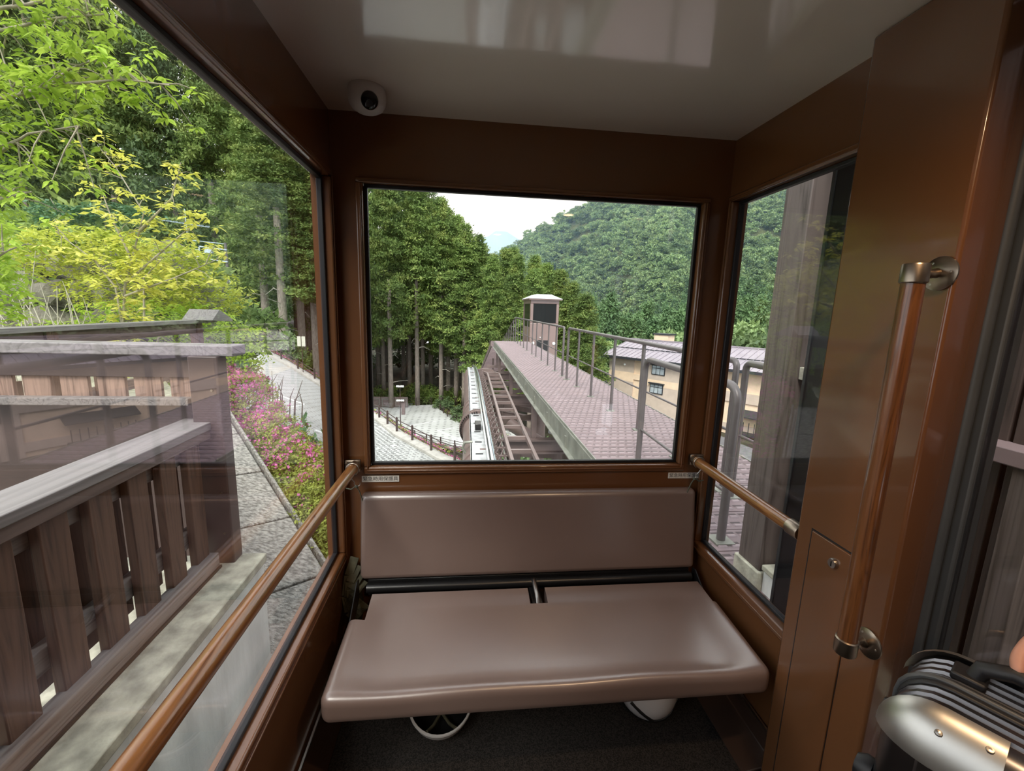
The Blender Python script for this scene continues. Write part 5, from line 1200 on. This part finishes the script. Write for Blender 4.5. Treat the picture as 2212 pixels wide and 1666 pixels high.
def scatter(name, P, objs, mname):
    me = bpy.data.meshes.new(name); me.from_pydata([tuple(p) for p in P], [], []); o = bpy.data.objects.new(name, me); COL.objects.link(o); o['kind'] = 'stuff'
    ng = bpy.data.node_groups.new(name, 'GeometryNodeTree'); ng.interface.new_socket('Geometry', in_out='INPUT', socket_type='NodeSocketGeometry'); ng.interface.new_socket('Geometry', in_out='OUTPUT', socket_type='NodeSocketGeometry')
    gi = ng.nodes.new('NodeGroupInput'); go = ng.nodes.new('NodeGroupOutput'); ip = ng.nodes.new('GeometryNodeInstanceOnPoints'); jn = ng.nodes.new('GeometryNodeJoinGeometry')
    for ob in objs:
        oi = ng.nodes.new('GeometryNodeObjectInfo'); oi.inputs['Object'].default_value = ob; oi.inputs['As Instance'].default_value = True; ng.links.new(oi.outputs['Geometry'], jn.inputs[0])
    m2p = ng.nodes.new('GeometryNodeMeshToPoints'); ng.links.new(gi.outputs[0], m2p.inputs[0]); ng.links.new(m2p.outputs[0], ip.inputs['Points']); ng.links.new(jn.outputs[0], ip.inputs['Instance']); ip.inputs['Pick Instance'].default_value = True
    rv = ng.nodes.new('FunctionNodeRandomValue'); rv.data_type = 'FLOAT_VECTOR'; rv.inputs[1].default_value = (0, 0, 6.28); rv.inputs[0].default_value = (0, 0, 0); ng.links.new(rv.outputs[0], ip.inputs['Rotation'])
    sv = ng.nodes.new('FunctionNodeRandomValue'); sv.data_type = 'FLOAT'; sv.inputs[2].default_value = .6; sv.inputs[3].default_value = 1.15; ng.links.new(sv.outputs[1], ip.inputs['Scale'])
    ng.links.new(ip.outputs[0], go.inputs[0]); md = o.modifiers.new('scatter', 'NODES'); md.node_group = ng; return o
doms = [o for o in bpy.data.objects if o.name.startswith('broadleaf_tree')][:4]
scatter('hillside_forest', [p+Vector((0, 0, -1)) for d, p, v in far_], doms, 'broad')
# conifers and bright trees at the foot of the hill
for i in range(46):
    a = .20+.0105*i; y = 104-18*(i % 3)*.5+rs.uniform(-6, 6); x = a*y*1.08; shrub(x, y, -13, CON[i % 3], 'dark conifer in the belt at the foot of the hill behind the house', 'conifer belt', rs.uniform(.95, 1.35), 'conifer_tree', 'tree', rs.uniform(1.1, 1.55))
HT = [(33, 78, -12, 1.0), (37, 76, -12, 1.1), (42, 72, -12, 1.0), (29, 80, -12, .9), (46, 69, -11, 1.25), (49, 64, -10, 1.3), (53, 60, -10, 1.2), (44, 62, -12, 1.0), (57, 55, -10, 1.2), (39, 82, -12, 1.1), (61, 48, -10, 1.2), (50, 76, -11, 1.2)]
for i, (x, y, z, s) in enumerate(HT):
    shrub(x, y, z, DOM[i % 4], ordinal(HT, i, 'fresh green broadleaf tree just behind the house roof'), 'trees behind the house', s, 'broadleaf_tree', 'tree', s*1.25)
# far blue mountain
g = G(); prof = [(-900, 330), (-500, 345), (-200, 380), (-40, 385), (40, 398), (57, 401), (100, 408), (124, 416), (150, 436), (163, 446), (200, 447), (230, 446), (262, 428), (297, 408), (360, 390), (480, 330), (900, 250), (1500, 200)]
for k, (x, z) in enumerate(prof): g.v += [(x, 2610, z), (x, 2500, z*.6), (x, 2300, -60), (x, 3200, -60)]
n = len(prof); g.f = [(i*4+j, i*4+4+j, i*4+5+j, i*4+1+j) for i in range(n-1) for j in range(2)]+[(i*4, i*4+3, i*4+7, i*4+4) for i in range(n-1)]
mo = struct(g.obj('mountain', 'far'))
hz_m, ht, hb_ = nodes('valley_haze'); ht.nodes.remove(hb_); vs_ = N(ht, 'ShaderNodeVolumeScatter', Density=.00062); vs_.inputs['Color'].default_value = (.42, .66, 1, 1); ht.links.new(vs_.outputs[0], ht.nodes['Material Output'].inputs['Volume'])
hz = B(-900, 1400, 96, 2290, -60, 520).obj('valley_haze', hz_m); hz['kind'] = 'stuff'
# ================================================================ PLANTS NEAR THE PLATFORM
# azaleas along the granite wall
AZ = [(-4.37, 8.58, -.17, .52, .95), (-3.91, 7.81, -.19, .5, .95), (-3.42, 7.2, -.49, .5, .9), (-2.98, 6.72, -.62, .48, .8), (-2.93, 6.3, -.63, .40, .35), (-2.56, 6.23, -.78, .46, .6), (-2.49, 5.82, -.74, .40, .2), (-2.18, 5.77, -.85, .45, .3), (-2.05, 5.22, -1.0, .42, .06), (-1.8, 5.31, -.92, .42, .12), (-1.87, 5.75, -.85, .36, .32), (-1.68, 4.76, -1.07, .42, .03), (-1.53, 4.84, -1.06, .42, .03), (-1.4, 4.4, -1.21, .42, 0), (-1.15, 4.3, -1.3, .42, 0), (-1.1, 3.95, -1.5, .42, 0)]
for i, (x, y, z, r, pk) in enumerate(AZ):
    t = thing('azalea_bush', ordinal([q for q in AZ if (q[4] > .3) == (pk > .3)], [q for q in AZ if (q[4] > .3) == (pk > .3)].index((x, y, z, r, pk)), 'pink flowering azalea above the granite slope' if pk > .3 else 'leafy yellow-green azalea above the granite slope'), 'bush', (x, y, z-.6), ('flowering azaleas' if pk > .3 else 'leafy azaleas'))
    rr = np.random.default_rng(100+i); n = 170; d = rr.normal(size=(n, 3)); d[:, 2] = np.abs(d[:, 2])*.9-.1; d = unit(d); q = rr.uniform(.62, 1.0, (n, 1))
    C = np.array([x, y, z-.12])+d*q*np.array([r*1.15, r*1.15, r*.9])
    V, F = clump_geo(C, rr.uniform(.08, .14, n), 24, .36, .17, d, .9, rr); foliage('foliage', V, F, 'azalea', t)
    g = G()
    for k in range(12): e = C[k*7]; g.tube([(x, y, z-.6), tuple((np.array([x, y, z-.45])+e)/2+rr.normal(size=3)*.04), tuple(e)], [.014, .01, .004], 5)
    g.obj('branches', 'dry', t, kind='stuff')
    if pk > 0:
        sel = C[rr.random(n) < pk*.62]+d[:1]*0+np.array([0, -.03, .06])
        if len(sel): V, F = clump_geo(sel, rr.uniform(.06, .11, len(sel)), 14, .45, .40, None, .8, rr); foliage('blossom', V, F, 'pink', t)
# nandina-like sprig
def sprig(name, lab, base, stems, m, L, Wd, k, cat='shrub'):
    t = thing(name, lab, cat, base); P = []; D = []
    for tip, bend in stems:
        a, b = Vector(base), Vector(tip); mid = (a+b)/2+Vector(bend); path = [a, (a*.6+mid*.4).lerp(mid, .3), mid, b]
        G().tube(path, [.010, .008, .006, .003], 6).obj('stem', 'twig', t)
        for i in range(k):
            f_ = RNG.uniform(.25, 1); p = a.lerp(mid, f_*2) if f_ < .5 else mid.lerp(b, f_*2-1); P.append(tuple(p)); D.append(tuple(Vector(RNG.normal(size=3)*.6)+(b-a).normalized()*.6))
    P = np.array(P); V, F = leaf_geo(P, np.array(D), RNG.normal(size=P.shape)*.5+np.array([0, 0, 1]), RNG.uniform(.7, 1.3, len(P))*L, Wd, .12); foliage('foliage', V, F, m, t); return t
sprig('leafy_sprig', 'tall thin shrub with small dark green leaves rising above the azaleas', (-2.3, 6.6, -1.7), [((-2.53, 6.91, -.37), (0, 0, 0)), ((-2.35, 6.8, -.55), (.08, 0, 0)), ((-2.15, 6.7, -.62), (.1, 0, .05)), ((-2.0, 6.5, -.75), (.12, 0, 0)), ((-2.6, 6.9, -.68), (-.1, 0, 0)), ((-1.95, 6.4, -.95), (.1, 0, .1)), ((-2.25, 6.6, -.8), (0, 0, 0)), ((-2.05, 6.4, -.85), (0, .1, 0))], 'teal', .15, .06, 30)
t = thing('dry_stalks', 'bare brown dry stalks standing between azaleas and road', 'plant', (-3.6, 8.4, -.6))
for k in range(16):
    x = -4.4+k*.09+RNG.uniform(-.05, .05); y = 8.9-k*.05; z = -.35-.03*k; G().tube([(x, y, z), (x+.03, y, z+.35), (x+RNG.uniform(-.05, .2), y, z+RNG.uniform(.45, .8))], [.012, .009, .004], 5).obj('stalk', 'dry', t)

# bank of rocks behind the yellow tree
t = thing('rock_bank', 'mossy grey rock bank behind the bare twigs on the left', 'rock', (-9, 11, 0))
rr_ = random.Random(9)
for k in range(40):
    bm = bmesh.new(); bmesh.ops.create_icosphere(bm, subdivisions=2, radius=1); r = rr_.uniform(.35, .7); s = (rr_.uniform(.9, 1.4), rr_.uniform(.7, 1), rr_.uniform(.6, .95)); o_ = Vector((-12.5+(k % 10)*.72+rr_.uniform(-.2, .2)-.0, 11.2-.1*(k % 10)+rr_.uniform(-.2, .2), .2+(k//10)*.62))
    for v in bm.verts:
        h = math.sin(v.co.x*4+k)*.12+math.sin(v.co.y*5+k*2)*.1+math.sin(v.co.z*6+k*3)*.1; v.co = Vector((v.co.x*s[0], v.co.y*s[1], v.co.z*s[2]))*r*(1+h)
    me = bpy.data.meshes.new('rock'); bm.to_mesh(me); bm.free(); ob = link('rock', me, 'rockm', t); ob.location = o_-ORG[t.name]
RB = [(-14.5, 14, 1.2, 1.5), (-12, 14.5, 1.5, 1.6), (-9.5, 14.5, 1.4, 1.5), (-7.6, 13.5, .6, 1.2), (-16.5, 12, 1, 1.7), (-13.5, 12.6, 2.6, .9), (-6.9, 11.8, .1, .8), (-11, 12.9, 2.5, .9)]
for i, (x, y, z, s) in enumerate(RB):
    shrub(x, y, z-.8, SH[i % 3], ordinal(RB, i, 'dark green bush growing on the rock bank'), 'rock bank bushes', s)

def leafy_tree(name, lab, cat, base, skel, m, tips, leaf_n, L, Wd, spread, twigm='twig', single=0, droop=-.35, radii=(.045, .012), vol=None, fm=None):
    """branches as tubes, leaves in whorls at twig tips; single = leaves built one by one"""
    t = thing(name, lab, cat, base); ends = []
    for P in skel:
        G().tube(P, [radii[0]+(radii[1]-radii[0])*i/(len(P)-1) for i in range(len(P))], 7).obj('branch', twigm, t, smooth=60)
        for a, b in zip(P, P[1:]):
            a, b = Vector(a), Vector(b)
            for _ in range(tips):
                c = a.lerp(b, RNG.random()); e = c+Vector(RNG.normal(size=3))*spread
                ends.append(e); 
                if _ % 3 == 0: G().tube([c, (c+e)/2+Vector((0, 0, .03)), e], [.008, .006, .003], 4).obj('twig', twigm, t)
    if vol:
        for (c, r, n) in vol:
            d = unit(RNG.normal(size=(n, 3)))*RNG.uniform(.3, 1, (n, 1))**.6; ends += [Vector(np.array(c)+q*np.array(r)) for q in d]
    E = np.array([tuple(e) for e in ends]); n = len(E); ph = RNG.random((n, leaf_n))*6.28
    D = np.stack([np.cos(ph), np.sin(ph), droop+RNG.normal(size=ph.shape)*.3], 2).reshape(-1, 3); P = np.repeat(E, leaf_n, 0)+D*.012+RNG.normal(size=(n*leaf_n, 3))*spread*.12
    Nn = RNG.normal(size=D.shape)*.35+np.array([0, 0, 1]); Ls = L*RNG.uniform(.65, 1.25, len(P)); Ws = Ls*Wd/L
    order = np.argsort(np.linalg.norm(P-np.array([0, 0, EYE]), axis=1)) if single else np.arange(len(P))
    P, D, Nn, Ls, Ws = P[order], D[order], Nn[order], Ls[order], Ws[order]
    if single:
        # ovate leaf with a folded midrib and pointed tip
        lm = bpy.data.meshes.new('leaf'); lm.from_pydata([(0, 0, 0), (.25, .16, .04), (.55, .20, .05), (1, 0, -.08), (.55, -.20, .05), (.25, -.16, .04), (.5, 0, 0)], [], [(0, 6, 1), (1, 6, 2), (2, 6, 3), (3, 6, 4), (4, 6, 5), (5, 6, 0)]); lm.materials.append(MT[m])
        o0 = ORG[t.name]
        for i in range(single):
            d = Vector(D[i]).normalized(); s_ = d.cross(Vector(Nn[i])).normalized(); nn_ = s_.cross(d); M3 = Matrix((d, -s_, nn_)).transposed().to_4x4()
            lo = bpy.data.objects.new('leaf', lm); COL.objects.link(lo); lo.parent = t; lo.matrix_local = Matrix.Translation(Vector(P[i])-o0) @ M3 @ Matrix.Scale(float(Ls[i]), 4)
    V, F = leaf_geo(P[single:], D[single:], Nn[single:], Ls[single:], Ws[single:], .12); foliage('foliage', V, F, fm or m, t); return t
BR = [[[-4.95, 4.98, 3.37], [-4.32, 4.98, 3.78], [-3.81, 4.95, 3.91], [-3.36, 4.91, 3.96]],
 [[-4.95, 4.92, 3.03], [-4.31, 4.87, 3.16], [-3.84, 4.85, 3.3], [-3.16, 4.78, 3.37], [-2.75, 4.73, 3.33]],
 [[-4.82, 4.94, 3.2], [-4.31, 4.87, 3.16], [-3.89, 4.85, 3.27], [-3.67, 4.85, 3.45], [-3.46, 4.85, 3.54]],
 [[-4.75, 5.06, 3.92], [-4.06, 5.0, 4.03], [-3.47, 4.97, 4.21], [-3.21, 4.9, 4.01]],
 [[-4.81, 4.8, 2.44], [-4.31, 4.79, 2.67], [-4.05, 4.79, 2.85], [-3.58, 4.76, 2.94]],
 [[-4.73, 4.74, 2.15], [-4.3, 4.71, 2.25], [-4.0, 4.68, 2.32]],
 [[-4.72, 4.63, 1.52], [-4.4, 4.61, 1.66], [-4.2, 4.63, 1.8]]]
BR = [[(-6.2, 5.2, -.06), (-6.1, 5.2, 1.5), (-5.8, 5.1, 2.6), (-5.3, 5.05, 3.2), (-4.95, 4.98, 3.37)]]+[[tuple(p) for p in b] for b in BR]+[[(-5.8, 5.1, 2.6), (-4.95, 4.92, 3.03)], [(-6.0, 5.2, 2.0), (-5.2, 4.9, 2.2), (-4.81, 4.8, 2.44)], [(-6.1, 5.2, 1.4), (-5.2, 4.8, 1.45), (-4.72, 4.63, 1.52)]]
leafy_tree('overhanging_tree', 'fresh green tree whose long leafy branches hang in from the upper left', 'tree', (-6.2, 5.2, -.06), BR, 'bright', 16, 9, .105, .040, .17, 'twig', 300, -.55, (.019, .006))
YB_ = [[[-5.39, 7.48, .9], [-5.34, 7.56, 1.55], [-5.2, 7.65, 2.13], [-5.06, 7.74, 2.71], [-5.51, 7.91, 3.41], [-5.76, 7.99, 3.69]], [[-5.31, 7.57, 1.62], [-4.91, 7.59, 1.99], [-4.41, 7.62, 2.44], [-4.12, 7.63, 2.66]], [[-5.24, 7.63, 1.98], [-5.57, 7.78, 2.62], [-5.76, 7.89, 3.12]],
 [[-5.13, 7.69, 2.42], [-4.63, 7.73, 2.94], [-4.49, 7.82, 3.51]], [[-5.39, 7.49, .9], [-5.49, 7.58, 1.55], [-5.85, 7.69, 1.97], [-6.44, 7.83, 2.38]], [[-5.05, 7.44, .9], [-5.05, 7.56, 1.7], [-4.77, 7.58, 2.0]], [[-5.34, 7.54, 1.41], [-4.55, 7.5, 1.72], [-3.9, 7.49, 2.02]]]
YB_ = [[tuple(p) for p in b] for b in YB_]; YB_ = [[(-5.42, 7.46, -.06), (-5.42, 7.47, .4), (-5.39, 7.48, .9)]]+YB_
leafy_tree('yellow_leaf_tree', 'slender tree with yellow green leaves and bare grey stems behind the far fence', 'tree', (-5.42, 7.46, -.06), YB_, 'yellow', 12, 8, .125, .05, .16, 'twig', 250, -.2, (.020, .005))
def mass(name, lab, c, vol, m, L, Wd, n=6, stems=5):
    sk = [[(c[0]+RNG.uniform(-.3, .3), c[1], c[2]), (c[0]+RNG.uniform(-.5, .5), c[1], c[2]+.8), tuple(np.array(v[0])+RNG.normal(size=3)*.1)] for v in vol[:stems]]
    return leafy_tree(name, lab, 'shrub', c, sk, m, 4, n, L, Wd, .14, 'twig', 0, -.3, (.03, .006), vol)
mass('maple_shrub', 'broad yellow maple spreading behind the slender tree', (-6.6, 9.2, -.1), [((-6.9, 9.0, 2.35), (1.1, .7, .30), 330), ((-5.7, 9.0, 2.1), (1.0, .7, .42), 330), ((-6.2, 9.0, 1.55), (1.4, .7, .45), 330), ((-4.9, 8.9, 1.5), (.85, .6, .5), 260), ((-7.7, 9.0, 2.0), (.8, .6, .4), 200)], 'yellow2', .11, .040, 7)
mass('maple_shrub', 'lower lime green maple directly behind the far fence rail', (-5.6, 8.3, -.1), [((-5.6, 8.3, 1.05), (1.2, .5, .35), 260), ((-4.7, 8.3, 1.0), (.6, .5, .4), 160), ((-6.9, 8.3, .75), (.9, .5, .25), 90)], 'bright', .09, .034, 7)
mass('maple_shrub', 'blue green leafy branches behind the yellow maple top', (-7.2, 10, -.1), [((-7.0, 9.9, 3.05), (.9, .5, .18), 150), ((-8.0, 9.9, 3.0), (.6, .5, .25), 100)], 'teal', .13, .05, 7)
mass('maple_shrub', 'green shrub filling the left edge under the overhanging branches', (-6.6, 6.2, -.1), [((-5.9, 6.0, 2.0), (.55, .4, .6), 160), ((-5.8, 6.0, 1.35), (.5, .4, .35), 110), ((-6.6, 6.2, 2.6), (.6, .4, .5), 110)], 'bright', .11, .042, 7)
t = thing('bare_shrub', 'bare grey twiggy shrub in front of the rock bank', 'shrub', (-7.2, 8.0, -.1))
for k in range(14):
    x = -7.9+k*.13+RNG.uniform(-.1, .1); z = RNG.uniform(1.2, 2.1); G().tube([(x, 8.0, -.1), (x+RNG.uniform(-.08, .08), 8.0, z*.55), (x+RNG.uniform(-.25, .25), 8.0, z)], [.016, .011, .004], 5).obj('stem', 'dead', t)
    G().tube([(x, 8.0, z*.5), (x+RNG.uniform(-.35, .35), 8.0, z*.8)], [.007, .003], 4).obj('twig', 'dead', t)
t = thing('green_shrub', 'bright green shrub showing through the gap under the far fence beam', 'shrub', (-4.4, 8.6, -.1))
V, F = clump_geo(np.array([(-4.6+RNG.uniform(-1.3, .8), 8.5+RNG.uniform(-.3, .3), RNG.uniform(.1, .95)) for _ in range(90)]), np.full(90, .16), 26, .42, .2); foliage('foliage', V, F, 'bright', t)
